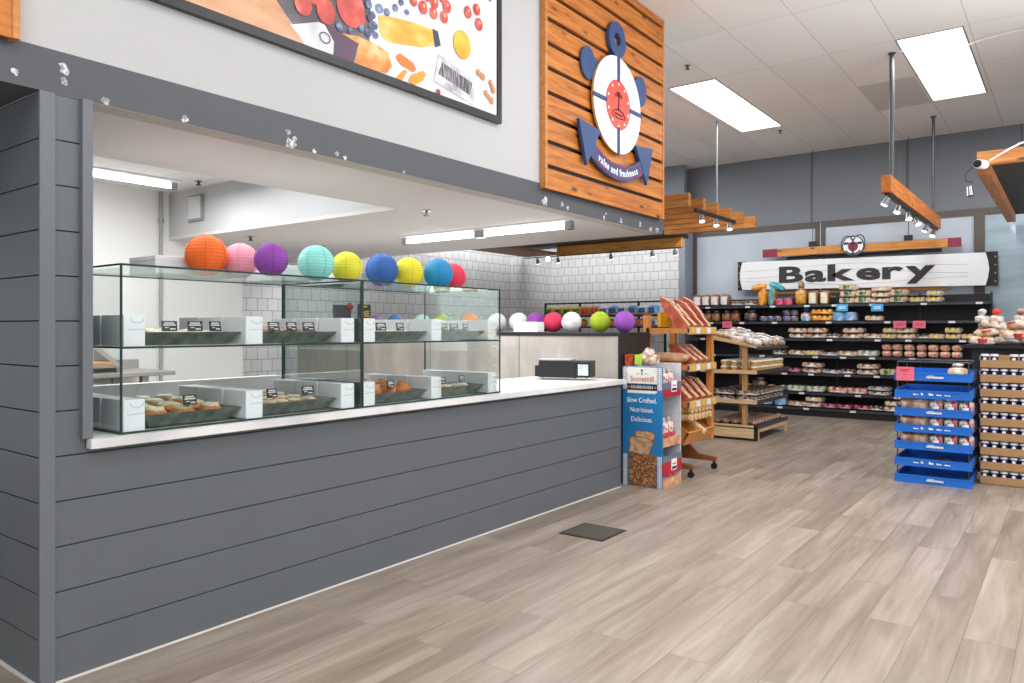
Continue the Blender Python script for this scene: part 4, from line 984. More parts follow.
# two showy bags with flopped necks
for x, m, nm, s in ((-4.20, ORG, 'orange', -1), (-4.04, TEA, 'teal', 1)):
    r = root('flopped_bag', (x, 12.72, 1.791), 'tall %s bread bag with its neck flopped over on the top shelf' % nm, 'bread bag')
    MB().ell((x, 12.72, 1.791+.13), (.075, .1, .13), 16, 10, .6, .02, flat=.97).build('loaf', B1 if nm == 'teal' else m, r)
    MB().box(x-.03, x+.03, 12.612, 12.618, 1.80, 2.04).build('stripe', m, r)
    b = MB().cyl((x, 12.72, 2.03), (x, 12.72, 2.1), .045, 10, r2=.03)
    b.ell((0, 0, 0), (.14, .05, .05), 14, 8, .9, .1, mat=Matrix.Translation((x+s*.07, 12.72, 2.11)) @ Matrix.Rotation(.45 if s > 0 else -.12, 4, 'Y'))
    b.build('bag_neck', m, r)
# hanging sign cards
def scard(name, x, y, z, w, h, m, label, face=NY):
    r = root(name, (x, y, z-h/2), label, 'sign card')
    MB().box(x-w/2, x+w/2, y-.004, y, z-h/2, z+h/2).build('card', m, r)
    b = MB()
    for k in range(2): b.box(x-w*.3, x+w*.3, y-.0055, y-.004, z+h*(.12-.22*k)-.006, z+h*(.12-.22*k)+.006)
    b.build('printed_lines', plain('faint_'+m.name, '#ffffff' if m is M_sky else '#c8506a', .6), r)
scard('shelf_card', -2.905, 12.535, 1.735, .17, .11, M_sky, 'left blue sign card hanging from the top shelf under green labelled rolls')
scard('shelf_card', -2.4, 12.535, 1.728, .17, .11, M_sky, 'right blue sign card hanging from the top shelf under pale buns')
scard('shelf_card', -4.76, 12.535, 1.477, .17, .11, M_pink, 'pink sign card hanging from the second shelf near its left end')
scard('shelf_card', -2.09, 12.535, 1.467, .17, .11, M_pink, 'left pink sign card of the pair over the yellow labelled buns')
scard('shelf_card', -1.83, 12.535, 1.467, .17, .11, M_pink, 'right pink sign card of the pair over the yellow labelled buns')
# ------------------------------------------------------------------ shelving against tiled wall
r = root('produce_shelving', (-6.8, 12.4, 0), 'black tiered shelving in front of the white tiled wall behind the lanterns', 'shelving')
for z in (1.45, 1.66): MB().box(-8.4, -5.8, 12.1, 12.6, z-.03, z).build('shelf', M_black, r); 
MB().box(-8.4, -5.8, 12.08, 12.1, 1.66, 1.68).build('wood_lip', M_pineX, r)
MB().box(-8.4, -5.8, 12.08, 12.6, 0, .9).build('base', M_black, r)
MB().box(-8.4, -5.8, 12.3, 12.34, 1.88, 1.91).build('top_rail', M_black, r)
for x in (-8.4, -7.6, -6.35, -5.83): MB().box(x, x+.03, 12.3, 12.34, .9, 1.91).build('upright', M_black, r)
cm = [('green and yellow', YEL, GRN), ('green and yellow', YEL, GRN), ('orange', ORG, RED), ('pale blue', LBL, BLU), ('white', WHT, BLU)]
CP = []
for i, (nm, a, c) in enumerate(cm[1:]):
    rr = bag('snack_bag', .2, .16, .17, a, c, (.2, .7), seed=i+3, cat='snack bag'); CP.append(Proto(rr))
for j in range(12):
    x = -8.2+j*.2; k = 0 if x < -7.5 else (1 if x < -7.1 else (2 if j % 2 else 3))
    nm = ['yellow snack bag with green label', 'orange snack bag with red label', 'pale blue snack bag', 'white snack bag with blue label'][k]
    CP[k].put((x, 12.25, 1.661), nm+' on the tiled wall shelf, place %s from left' % ORD[j], 'snack bags by the tiled wall', rot=(0, 0, random.uniform(-.2, .2)))
for j in range(8):
    CP[(j*2+1) % 4].put((-8.1+j*.3, 12.25, 1.451), 'snack bag on the lower level of the tiled wall shelf behind the lanterns', 'snack bags on the lower tiled wall shelf', scale=(1, 1, .8))

# ------------------------------------------------------------------ Stonemill cardboard stand
sx0, sx1, sy0, sy1 = -3.262, -2.872, 6.03, 6.42
r = root('cardboard_display', (-3.05, 6.2, 0), 'blue cardboard Stonemill bread display stand at the counter end', 'display stand')
M_disp = plain('display_blue', '#1f7fbd', .5, noise=.03)
M_dispw = plain('display_white', '#d9dadf', .6)
MB().box(sx0, sx1, sy0, sy0+.012, 0, 1.065).build('side_panel', M_disp, r)
MB().box(sx0, sx1, sy1-.012, sy1, 0, 1.09).build('side_panel', M_dispw, r)
MB().box(sx0, sx0+.012, sy0+.012, sy1-.012, 0, 1.065).build('back_panel', M_dispw, r)
for z in (0.0, .36, .80):
    s = MB().box(sx0+.012, sx1-.004, sy0+.012, sy1-.012, z+.06, z+.072).build('shelf', M_dispw, r)
    MB().box(sx1-.004, sx1+.004, sy0+.012, sy1-.012, z, z+.075).build('shelf_front', mottle('front_bread', ['#b9744a', '#d49a6c', '#e8c49e'], 12, .6) if z < .7 else plain('front_red', '#b3202e', .5), s)
MB().box(sx1-.002, sx1+.006, sy0+.0, sy1, .115, .225).build('printed_lip', plain('front_red', '#b3202e', .5), r)
MB().box(sx1-.002, sx1+.006, sy0+.0, sy1, .865, .925).build('printed_lip', plain('front_slate', '#6d7388', .5, noise=.15, scale=40), r)
MB().box(sx1-.002, sx1+.006, sy0+.0, sy1, .225, .28).build('printed_lip', plain('front_slate', '#6d7388', .5), r)
for z in (.15, .85):
    MB().box(sx1+.006, sx1+.009, 6.2, 6.31, z-.01, z+.09).build('logo_patch', M_wtxt, r)
    MB().box(sx1+.009, sx1+.011, 6.21, 6.30, z, z+.022).build('logo_bar', M_txt, r)
    MB().box(sx1+.009, sx1+.011, 6.22, 6.29, z+.04, z+.052).build('logo_red', M_redprint, r)
yF = sy0
MB().box(sx0+.05, sx1-.05, yF-.004, yF, .915, 1.06).build('logo_panel', plain('logo_white', '#eceae4', .5), r)
MB().box(sx0+.05, sx1-.05, yF-.005, yF, .855, .908).build('logo_band', M_txt, r)
b = MB().box(sx0+.05, sx1-.05, yF-.004, yF, .835, .855)
for i in range(22): b.prism([(0, 0), (.0125, 0), (.0062, -.012)], (sx0+.05+i*.0125, yF-.004, .835), X, Z, Y, .003)
b.build('logo_fringe', MATS['logo_white'], r)
text('Stonemill', .068, (-3.067, yF-.005, .955), X, Z, NY, plain('logo_redtext', '#c23a3a', .5), r, bold=0, ext=.001, sx=.92)
text('SOURDOUGH', .034, (-3.067, yF-.006, .882), X, Z, NY, M_wtxt, r, bold=0, ext=.001)
b = MB()
for s in (-1, 1): b.box(-3.067+s*.13-.01, -3.067+s*.13+.01, yF-.007, yF-.005, .880, .884)
b.build('dashes', M_wtxt, r)
b = MB().box(-3.077, -3.057, yF-.006, yF-.004, 1.025, 1.04).box(-3.072, -3.062, yF-.006, yF-.004, .99, 1.018)
for s in (-1, 1): b.box(-3.067+s*.04-.015, -3.067+s*.04+.015, yF-.006, yF-.004, 1.0, 1.004)
b.build('mill_mark', M_txt, r)
for i, t_ in enumerate(('Slow Crafted.', 'Nutritious.', 'Delicious.')):
    text(t_, .062, (-3.07, yF-.003, .765-.085*i), X, Z, NY, M_wtxt, r, bold=.0003, ext=.001, sx=.86)
# tile pattern strips
b = MB(); b2 = MB(); b3 = MB()
for xa in (sx0+.005, sx1-.045):
    for z0_, nn in ((.86, 5), (.0, 7)):
        b.box(xa, xa+.04, yF-.0025, yF, z0_, z0_+nn*.04)
        for k in range(nn):
            cx_, cz_ = xa+.02, z0_+.02+k*.04
            for (a, c) in ((-1, -1), (1, 1), (-1, 1), (1, -1)): b2.prism([(a*.006, c*.006), (a*.019, c*.009), (a*.009, c*.019)] if a*c > 0 else [(a*.006, c*.006), (a*.009, c*.019), (a*.019, c*.009)], (cx_, yF-.0025, cz_), X, Z, NY, .001)
            b3.prism([(-.006, 0), (0, -.006), (.006, 0), (0, .006)], (cx_, yF-.0025, cz_), X, Z, NY, .001)
b.build('tile_strip', MATS['logo_white'], r); b2.build('tile_leaves', plain('tile_blue', '#2f6fa8', .5), r); b3.build('tile_hearts', plain('tile_orange', '#e6a060', .5), r)
M_crumb = mottle('crumb', ['#9a6f4c', '#cfa67e', '#dcb892'], 26, .6)
M_crust = plain('crust', '#8a5a35', .6)
def slice_(cx_, cz_, s, y, rot=0):
    pts = [(-.5, -.42), (.45, -.45), (.5, .1), (.56, .25), (.45, .42), (.2, .48), (-.2, .46), (-.48, .4), (-.58, .2), (-.5, .05)]
    q = [(cx_+s*(a*math.cos(rot)-c*math.sin(rot)), cz_+s*(a*math.sin(rot)+c*math.cos(rot))*.8) for a, c in pts]
    q2 = [(cx_+(a-cx_)*.92, cz_+(c-cz_)*.92) for a, c in q]
    MB().prism(q, (0, y, 0), X, Z, NY, .001).build('printed_crust', M_crust, r); MB().prism(q2, (0, y-.001, 0), X, Z, NY, .001).build('printed_slice', M_crumb, r)
slice_(-3.04, .43, .18, yF-.002, -.1); slice_(-3.08, .36, .22, yF-.004, -.15)
MB().box(sx0+.065, sx1-.055, yF-.004, yF, .005, .285).build('printed_loaf', mottle('seeded', ['#5f3419', '#8c5630', '#d8a878'], 55, .6, detail=8), r)
# product bags on the stand
mp_ = Proto(bag('sliced_bread_pack', .13, .1, .13, mottle('pack_redwhite', ['#b02a34', '#e8e0de', '#f2b060'], 18, .3, .8, pos=[.4, .5, .66]), RED, (.05, .35), wf=.95, tail=WC, tailh=.03))
for z, nm in ((.073, 'bottom'), (.433, 'middle'), (.873, 'top')):
    for k in range(3): mp_.put((-2.945, 6.10+k*.105, z), 'red and white bread pack, %s shelf of the cardboard stand, %s from the front' % (nm, ORD[k]), 'bread packs on the cardboard stand', rot=(0, 0, PI/2+random.uniform(-.2, .2)))
r = root('bread_bag', (-3.1, 6.2, 1.066), 'clear bread bag with lime green tag atop the cardboard stand', 'bread bag')
MB().ell((-3.10, 6.2, 1.066+.055), (.11, .1, .055), 16, 10, .6, .04, flat=.95).build('loaf', B2, r)
MB().ell((-3.10, 6.22, 1.16), (.06, .04, .06), 12, 8, .8, .12).build('bag_neck', WC, r)
MB().box(-3.17, -3.10, 6.085, 6.09, 1.08, 1.17).build('tag', plain('lime_card', '#b4dc3c', .5), r)
r = root('red_carton', (-3.2, 6.1, 1.066), 'small red and brown printed carton atop the cardboard stand', 'carton')
MB().box(-3.255, -3.215, 6.06, 6.16, 1.066, 1.17).build('carton', mottle('carton_red', ['#a02a20', '#cc5a30', '#e0b090'], 16, .5), r)

# ------------------------------------------------------------------ wooden baguette rack
rx0, rx1, ry0, ry1 = -3.34, -2.88, 6.62, 7.27
r = root('baguette_rack', (-3.1, 6.98, 0), 'honey coloured wooden rolling bread rack full of paper bagged baguettes', 'rack')
for y in (ry0, ry1-.05): MB().box(rx0-.02, rx0+.05, y, y+.05, .1, 1.535).build('post', M_honey, r, bevel=.003)
MB().box(-2.96, -2.90, ry1-.05, ry1, .3, 1.42).build('post', M_honey, r, bevel=.003)
for (zf, zr) in ((1.40, 1.42), (1.05, 1.09), (.70, .78)):
    s = MB().prism([(rx0+.02, zr-.07), (rx1, zf-.04), (rx1, zf+.005), (rx0+.02, zr-.01)], (0, ry0, 0), X, Z, Y, .02).build('shelf_side', M_honeyY, r)
    MB().prism([(rx0+.02, zr-.07), (rx1, zf-.04), (rx1, zf+.005), (rx0+.02, zr-.01)], (0, ry1-.02, 0), X, Z, Y, .02).build('shelf_side', M_honeyY, r)
    MB().prism([(rx0+.02, zr-.06), (rx1-.01, zf-.04), (rx1-.01, zf-.03), (rx0+.02, zr-.05)], (0, ry0+.02, 0), X, Z, Y, ry1-ry0-.04).build('shelf_board', M_honeyY, r)
    f_ = MB().box(rx1-.015, rx1+.008, ry0, ry1, zf-.05, zf+.02).build('shelf_front', M_lightY, r)
    for k in range(5): MB().box(rx1+.009, rx1+.011, ry0+.02+k*.128, ry0+.11+k*.128, zf-.04, zf+.012).build('price_tag', M_tag if (k % 2) else plain('yellow_tag', '#e2b04a', .6), f_)
    for k in range(4): MB().box(rx0+.04, rx1-.02, ry0+.12+k*.16, ry0+.128+k*.16, zf-.03, zf+.01).build('divider', M_honeyY, r)
# slanted bottom bin
MB().prism([(rx0+.05, .62), (rx1-.06, .30), (rx1+.0, .42), (rx1-.02, .43), (rx1-.07, .325), (rx0+.06, .64)], (0, ry0, 0), X, Z, Y, ry1-ry0).build('slanted_bin', M_honeyY, r)
for y in (ry0, ry0+.22, ry0+.46, ry1-.015): MB().prism([(rx0+.2, .53), (rx1-.07, .32), (rx1, .42), (rx1-.2, .56)], (0, y, 0), X, Z, Y, .015).build('bin_divider', M_honeyY, r)
for y in (ry0+.02, ry1-.06):
    f_ = MB().prism([(rx0, .08), (rx1+.02, .08), (rx1+.02, .12), (rx0+.3, .14), (rx0+.12, .3), (rx0, .3)], (0, y, 0), X, Z, Y, .045).build('foot', plain('foot_wood', '#8e5230', .5), r)
    for x in (rx0+.05, rx1-.0): MB().cyl((x, y+.005, .03), (x, y+.035, .03), .03, 16).box(x-.012, x+.012, y+.01, y+.03, .03, .08).build('caster', M_black, f_)
# baguette bags
bg_ = root('baguette_bag', (0, 0, 0), 'x', 'baguette bag')
def paperbag(L, w, t_):
    b = MB(); n = 9; vs = []
    for i in range(n+1):
        q = i/n; zz = L*q
        ww = w*(1-.12*math.sin(q*9)*.3); tt = t_*(1 if q < .75 else 1-(q-.75)*3.4)
        tt = max(tt, .006); wob = .004*math.sin(q*17)
        for (a, c) in ((-1, -1), (0, -1.12), (1, -1), (1, 1), (0, 1.12), (-1, 1)): vs.append((c*tt/2+wob, a*ww/2, zz))
    fs = []; mi = []
    for i in range(n):
        for k in range(6):
            l = (k+1) % 6; fs.append((i*6+k, i*6+l, (i+1)*6+l, (i+1)*6+k))
    b.add(vs, fs); b.mi = [(1 if (k % 6) in (5, 2) else 0) for k in range(len(fs))]
    b.add(vs[:6], [(5, 4, 3, 2, 1, 0)])
    return b
b = paperbag(.385, .075, .10)
b.build('paper', [M_kraft, M_redprint], bg_)
MB().prism([(-.037, 0), (.037, 0), (.037, .018), (.0, .03), (-.037, .012)], (0, 0, .38), Y, Z, X, .004).build('fold', M_redprint, bg_)
MB().box(.05, .058, -.025, .025, .12, .3).build('print_panel', mottle('bag_print', ['#b8563c', '#d9b49a', '#f0e8e0'], 30, .6), bg_)
P = Proto(bg_)
for k, y in enumerate((6.70, 6.86, 7.03, 7.19)):
    P.put((-2.95, y, 1.40), 'tall kraft and red baguette bag on the rack top tier, %s from the camera' % ORD[k], 'baguette bags on the wooden rack', rot=(random.uniform(-.09, .09), -.72+(.06, -.08, .03, .12)[k], random.uniform(-.2, .2)))
for k, y in enumerate((6.89, 7.03, 7.17)):
    P.put((-2.95, y, 1.06), 'kraft and red baguette bag on the rack middle tier, %s from the camera' % ORD[k], 'baguette bags on the wooden rack', rot=(0, -.95, random.uniform(-.1, .1)), scale=(1, 1, .8))
kb = root('kraft_bag', (-2.97, 6.77, 1.075), 'plain kraft bag lying nearly flat at the near end of the middle rack tier', 'paper bag')
b = MB().ell((-3.12, 6.75, 1.125), (.17, .075, .045), 16, 8, .6, .05, seed=4); b.build('paper', M_kraft, kb)
MB().prism([(0, -.06), (.03, -.05), (.03, .05), (0, .06)], (-2.975, 6.75, 1.12), X, Y, Z, .006).build('fold', M_kraft, kb)
for k, y in enumerate((6.7, 6.86, 7.02, 7.18)):
    P.put((-2.93, y, .71), 'kraft and red baguette bag on the rack third tier, %s from the camera' % ORD[k], 'baguette bags on the wooden rack', rot=(0, -.8, random.uniform(-.1, .1)), scale=(1, 1, .75))
bt = root('baguette', (0, 0, 0), 'x', 'baguette')
MB().ell((0, 0, 0), (.2, .038, .038), 16, 10, .75, .02).build('crust', mottle('bag_crust', ['#a8703c', '#cf9c60', '#e8c898'], 14, .5), bt)
MB().cyl((.16, 0, 0), (.19, 0, 0), .036, 14, r2=.03).build('cut_end', plain('cut_crumb', '#dcb98a', .7), bt)
P = Proto(bt)
for j in range(2):
    for k in range(6): P.put((-3.07, 6.70+k*.088, .56+.075*j), 'round ended baguette, %s row under the third rack tier, %s from camera' % (('lower', 'upper')[j], ORD[k]), 'baguettes under the third tier')
P.put((-3.02, 6.95, .50), 'single bread stick in clear sleeve in the slanted bottom bin', None, rot=(0, .6, .1))
P = None
tag(MB().box(rx0+.1, rx0+.13, 6.7, 6.95, 1.42, 1.56).build('yellow_card', plain('yellow_card', '#e0a81c', .6)), 'yellow card standing behind the first bag on the rack', 'card')

# ------------------------------------------------------------------ tiered wooden table display
tx0, tx1, ty0, ty1 = -3.78, -3.15, 9.3, 10.55
r = root('tiered_table', (-3.45, 9.9, 0), 'light oak tiered bakery table with black price rails beside the bread rack', 'display table')
MB().box(tx0-.05, tx1-.04, ty0, ty0+.03, .03, .19).build('base_side', M_light, r)
MB().box(tx1-.04, tx1, ty0, ty0+.04, 0, .19).build('base_corner', M_black, r)
MB().box(tx0-.05, tx1-.03, ty0+.005, ty0+.03, 0, .03).build('base_plinth', M_black, r)
MB().box(tx1-.03, tx1-.005, ty0+.04, ty1, .10, .15).box(tx1-.03, tx1-.005, ty0+.04, ty0+.1, 0, .10).box(tx1-.03, tx1-.005, ty1-.08, ty1-.02, 0, .10).build('base_front', M_light, r)
MB().box(tx0-.05, tx1, ty0, ty1, .15, .165).build('base_shelf', M_lightY, r)
MB().box(tx1-.004, tx1+.004, ty0, ty1, .15, .2).build('price_rail', plain('rail_slate', '#3c3f46', .4), r)
MB().box(tx0-.05, tx0, ty0, ty1, 0, .15).build('base_back', M_light, r)
for z in (.50, .875):
    s = MB().box(tx0-.02, tx1, ty0, ty1, z-.035, z-.015).build('tier', M_lightY, r)
    MB().box(tx0-.02, tx1, ty0-.004, ty0+.015, z-.04, z+.005).build('tier_side', M_light, s)
    MB().box(tx1-.003, tx1+.006, ty0, ty1, z-.04, z+.01).build('price_rail', MATS['rail_slate'], s)
s = MB().prism([(tx0-.02, 1.28), (tx1, 1.16), (tx1, 1.185), (tx0-.02, 1.33)], (0, ty0, 0), X, Z, Y, .03).build('top_tier_side', M_light, r)
MB().prism([(tx0-.02, 1.28), (tx1, 1.15), (tx1, 1.165), (tx0-.02, 1.295)], (0, ty0+.03, 0), X, Z, Y, ty1-ty0-.03).build('top_tier', M_lightY, r)
MB().box(tx1-.003, tx1+.006, ty0, ty1, 1.14, 1.175).build('price_rail', MATS['rail_slate'], s)
for (x, y) in ((tx0-.02, ty0+.03), (-3.36, ty0+.05), (tx0-.02, ty1-.08)): MB().box(x, x+.065, y, y+.05, .165, 1.2).build('post', M_lightZ, r, bevel=.003)
# products
bgs = [Proto(bag('bagged_bread', .2, .15, .085, m_, None, tail=WC, tailh=.02, cat='bread bag', seed=i_)) for i_, m_ in enumerate((WB, B2, mottle('heap_d', ['#a9693a', '#e8e4e0', '#c98c54'], 12, .2, 1), GREY))]
for i in range(3):
    for j in range(7):
        x = -3.25-i*.2; bgs[(i*2+j) % 3 if j < 6 else 3].put((x, 9.42+j*.16+random.uniform(-.03, .03), 1.195+(.045*i)+random.choice((0, 0, .03))), 'white and brown bagged bread in the heap on the top tier of the oak table', 'bagged breads on the top tier of the oak table', rot=(random.uniform(-.3, .3), random.uniform(-.1, .35), random.uniform(-1, 1)))
mc = root('muffin_cup', (0, 0, 0), 'x', 'muffin')
MB().cyl((0, 0, 0), (0, 0, .05), .036, 12, r2=.043).build('cup', mottle('muffin_tan', ['#a8702c', '#cf9c50', '#e2c080'], 20, .4), mc)
MB().ell((0, 0, .052), (.045, .045, .022), 12, 6).build('top', plain('muffin_white', '#f4f0e6', .3), mc)
P = Proto(mc)
for k in range(2):
    for i in range(4):
        for j in range(9): P.put((-3.22-i*.13, 9.40+j*.13, .861+k*.074), 'cream topped muffin in the stacked rows on the middle tier of the oak table', 'muffins on the middle tier of the oak table')
fp = Proto(buns('loaf_pack', .28, .16, .07, 3, B4, WC))
for k in range(2):
    for i in range(2):
        for j in range(6): fp.put((-3.30-i*.3, 9.42+j*.18, .487+k*.072), 'clear pack of dark brown rolls stacked on the lower tier of the oak table', 'roll packs on the lower tier of the oak table', rot=(0, 0, random.uniform(-.15, .15)))
cc = root('cupcake', (0, 0, 0), 'x', 'cupcake')
MB().cyl((0, 0, 0), (0, 0, .04), .036, 10, r2=.044).build('case', plain('cc_case', '#5a3a2c', .5), cc)
MB().ell((0, 0, .05), (.048, .048, .032), 12, 6, 1, .05).build('icing', mottle('cc_icing', ['#5c3a2a', '#a58674', '#f0e8de'], 22, .3, .6), cc)
P = Proto(cc)
for i in range(5):
    for j in range(9): P.put((-3.23-i*.122, 9.41+j*.124, .166), 'brown and white iced cupcake on the base shelf of the oak table', 'cupcakes on the base shelf of the oak table')
tag(MB().box(-3.74, -3.4, 9.45, 9.55, .24, .30).build('dummy_pack', B4) if False else root('label_holder', (-3.15, 9.3, .2), 'small clear label holder on the near corner of the oak table base', 'label holder'), 'small label holder on the near corner of the oak table base', 'label holder')
bpy.data.objects.remove(bpy.data.objects['label_holder'])

# ------------------------------------------------------------------ blue bread tray rack
bx0, bx1, by0, by1 = -1.32, -.705, 7.66, 8.2
r = root('tray_rack', (-1.0, 7.9, 0), 'wire rack of seven bright blue bread trays standing on the plank floor', 'rack')
b = MB()
for (x, y) in ((bx0+.02, by0+.03), (bx1-.03, by0+.03), (bx0+.02, by1-.02), (bx1-.03, by1-.02)): b.cyl((x, y, .0), (x, y, 1.1), .006, 6)
for y in (by0+.03, by1-.02): b.tube([(bx0+.02, y, 1.1), (bx1-.03, y, 1.1)], .006, 6)
b.tube([(bx0+.02, by0+.3, 1.085), (bx1-.03, by0+.3, 1.085)], .005, 6)
for x in (bx0+.02, bx1-.03): b.tube([(x, by0+.03, 1.1), (x, by1-.02, 1.1)], .006, 6); b.tube([(x, by0+.03, .5), (x, by1-.02, .5)], .006, 6)
b.build('wire_frame', M_wirec, r)
TZ = [0.0, .152, .306, .462, .611, .771, .93]
for i, z in enumerate(TZ):
    m = MB()
    m.box(bx0, bx1, by0, by0+.012, z, z+.072)                      # front lip
    m.box(bx0+.01, bx1-.01, by0-.006, by0, z+.058, z+.072).box(bx0, bx1, by0-.006, by0, z, z+.010)
    m.box(bx0+.01, bx0+.022, by0+.012, by1, z+.005, z+.085).box(bx1-.022, bx1-.01, by0+.012, by1, z+.005, z+.085)
    m.box(bx0+.01, bx1-.01, by1-.012, by1, z+.005, z+.095)
    for k in range(9): m.box(bx0+.022, bx1-.022, by0+.02+k*.058, by0+.045+k*.058, z+.008, z+.014)
    for k in range(12): m.box(bx0+.03+k*.05, bx0+.036+k*.05, by0+.012, by1-.012, z+.006, z+.012)
    t_ = m.build('tray', M_blue, r)
    b = MB()
    if i % 2 == 0:
        rnd = random.Random(i); x = -1.06
        for k in range(14):
            w_ = rnd.uniform(.004, .01); b.box(x, x+w_, by0-.0095, by0-.0, z+.025, z+.042); x += w_+.0025
        b.box(-1.05, -1.0, by0-.0095, by0, z+.045, z+.05)
    else:
        for k, (w_, h_) in enumerate(((.042, .01), (.018, .022), (.035, .02), (.04, .012), (.045, .009))):
            x = -1.165+k*.062; b.box(x, x+w_*.45, by0-.0095, by0, z+.03, z+.03+h_); b.box(x+w_*.5, x+w_, by0-.0095, by0, z+.03, z+.03+h_*.7)
    b.build('white_marks', M_wtxt, t_)
r = root('pink_sign', (-1.22, 7.63, .93), 'bright pink sign card clipped to the top left of the blue tray rack', 'sign card')
MB().box(-1.30, -1.155, 7.632, 7.636, .93, 1.055).build('card', M_pink, r)
b = MB()
for z, w_ in ((1.03, .09), (1.015, .06), (.985, .03)): b.box(-1.23-w_/2, -1.23+w_/2, 7.630, 7.632, z-.003, z+.003)
b.build('printed_lines', plain('pink_dark', '#b8405a', .6), r)
hb = Proto(bag('hamburger_loaf', .26, .2, .07, mottle('loaf_brownbag', ['#6a4030', '#a8785a', '#e0c8b4'], 16, .3, .8), None)); gb = Proto(bag('green_red_pack', .115, .22, .075, mottle('greenred', ['#1e5a40', '#e4e0dc', '#c0242e'], 12, .3, .8, pos=[.42, .5, .62]), WHT, (.3, .6), wf=.6))
for i, nm in ((4, 'third'), (3, 'fourth'), (2, 'fifth')):
    z = TZ[i]+.015
    hb.put((-1.17, 7.79, z), 'long brown loaf pack at the left of the %s blue tray from the top' % nm, 'loaves in the blue trays', scale=(1, 1, 1.9))
    for k in range(3): gb.put((-.99+k*.115, 7.79, z), 'green red white bread pack, %s blue tray from top, %s from left' % (nm, ORD[k]), 'loaves in the blue trays', scale=(1, 1, 1.75))
bag_y = bag('yellow_bread_pack', .16, .2, .11, B3, YEL, (.2, .6), tail=WC, tailh=.03); Proto(bag_y).put((-.83, 7.8, .945), 'bread pack with yellow label in the top blue tray')
Proto(buns('small_bun_pack', .15, .2, .05, 2, mottle('redbrown', ['#5a2420', '#8d4a40', '#c9a090'], 16, .3, .8), WC)).put((-.93, 7.78, TZ[1]+.015), 'small reddish brown pack in the second lowest blue tray')

# ------------------------------------------------------------------ cardboard tray stack with cups
cx0, cx1, cy0, cy1 = -.68, -.08, 7.98, 8.36
cup = root('lidded_cup', (0, 0, 0), 'x', 'cup')
MB().cyl((0, 0, 0), (0, 0, .088), .029, 14, r2=.031).build('cup', plain('cup_blue', '#1a2f66', .4), cup)
MB().cyl((0, 0, .086), (0, 0, .106), .034, 14, r2=.032).build('lid', plain('cup_lid', '#e9ecf0', .35), cup)
MB().disc((0, -.031, .062), X, Z, .014, 12).build('emblem', M_wtxt, cup)
PCu = Proto(cup)
lv = ['lowest', 'second lowest', 'third lowest', 'fourth', 'fifth', 'sixth', 'third highest', 'second highest', 'topmost']
for i in range(9):
    z = i*.131
    m = MB().box(cx0, cx1, cy0, cy0+.006, z, z+.074).box(cx0, cx0+.006, cy0, cy1, z, z+.11).box(cx1-.006, cx1, cy0, cy1, z, z+.11).box(cx0, cx1, cy1-.006, cy1, z, z+.11).box(cx0, cx1, cy0, cy1, z, z+.005)
    tag(m.build('cardboard_tray', M_cardboard), 'brown cardboard tray of lidded cups, %s in the stack right of the blue rack' % lv[i], 'tray', 'stacked cardboard trays')
    for k in range(8):
        if i == 8 and k == 2: continue
        PCu.put((cx0+.04+k*.073, cy0+.042, z+.02), 'blue cup with white lid, %s from left in the %s cardboard tray' % (ORD[k], lv[i]), 'lidded cups in the cardboard trays')
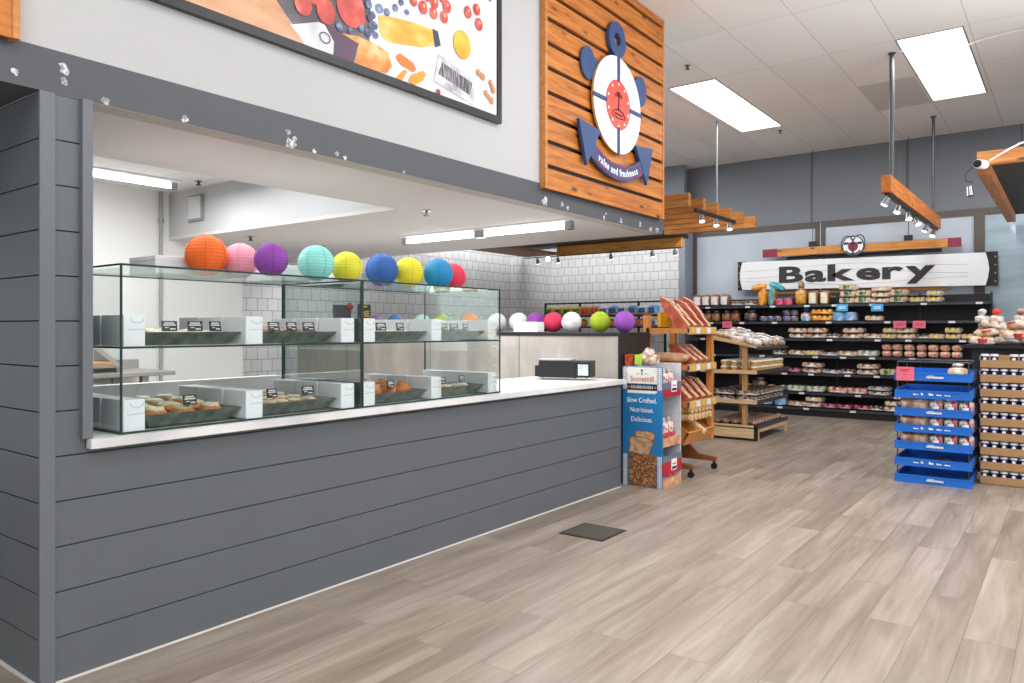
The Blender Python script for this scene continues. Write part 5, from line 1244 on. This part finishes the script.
# black table behind with heap of bread bags
r = root('black_table', (-.1, 8.95, 0), 'black display table behind the cardboard trays holding a heap of bagged bread', 'table')
MB().box(-.87, .9, 8.55, 9.5, 1.215, 1.245).build('tabletop', M_black, r)
MB().box(-.8, .85, 8.62, 9.45, 0, 1.215).build('pedestal', M_blackp, r)
hb2 = [Proto(buns('bun_bag', .21, .2, .085, 2, B3, WC, RED, seed=9)), Proto(buns('bun_bag', .22, .2, .08, 3, mottle('heap_e', ['#b9804c', '#e0b888', '#fbf6ee'], 12, .2, 1), WC, None, seed=19)), Proto(bag('bread_bag', .22, .18, .085, mottle('heap_a', ['#b9906a', '#e4d4c8', '#f6f4f2'], 15, .2, 1), None, tail=WC, tailh=.0)), Proto(bag('bread_bag', .22, .18, .085, mottle('heap_b', ['#a86a3a', '#dcb890', '#f4f0ec'], 13, .2, 1), RED, (.45, .7), wf=.5)),
       Proto(bag('bread_bag', .22, .18, .085, mottle('heap_c', ['#e6e0da', '#d08048', '#f8f6f4'], 13, .2, 1), YEL, (.3, .55), wf=.4))]
ln = ['bottom', 'second', 'third', 'top']
for L in range(3):
    n = 7-(L > 1)
    for k in range(n):
        for d_ in range(2):
            hb2[(k*2+L*3+d_) % 5].put((-.72+L*.04+k*.21, 8.68+d_*.22+L*.02, 1.246+L*.072), 'clear bagged bread, %s layer of heap on black table, %s row, %s from left' % (ln[L], ('front', 'rear')[d_], ORD[k]), 'bread bags heaped on the black table', rot=(random.uniform(-.25, .25), random.uniform(-.2, .2), random.uniform(-.6, .6)))
for k, (x, m) in enumerate(((-.72, WC), (-.6, plain('tie_red', '#e8432c', .4)), (-.40, mottle('tie_br', ['#7a4a38', '#a88070', '#e8e0dc'], 18, .3)), (-.2, plain('tie_orange', '#ee6a3c', .4)))):
    Proto(bag('bag_topknot', .13, .1, .07, WC, None, tail=m, tailh=.05)).put((x, 8.72, 1.246+3*.072), 'bunched top bag on the heap with %s neck' % ('clear', 'red', 'brown', 'orange')[k])

# ------------------------------------------------------------------ floor hatch
r = root('floor_hatch', (-2.65, 4.47, 0), 'dark metal square hatch plate set in the plank floor', 'floor hatch')
MB().box(-2.82, -2.48, 4.305, 4.645, 0, .004).build('rim', plain('hatch_rim', '#2b241e', .6), r)
MB().box(-2.80, -2.50, 4.325, 4.625, .004, .006).build('plate', plain('hatch_plate', '#4a453d', .6, noise=.1, scale=20), r)
b = MB()
for x in (-2.53, -2.51): b.cyl((x-.01, 4.6, .006), (x-.01, 4.6, .0075), .006, 8)
b.build('screws', M_chrome, r)
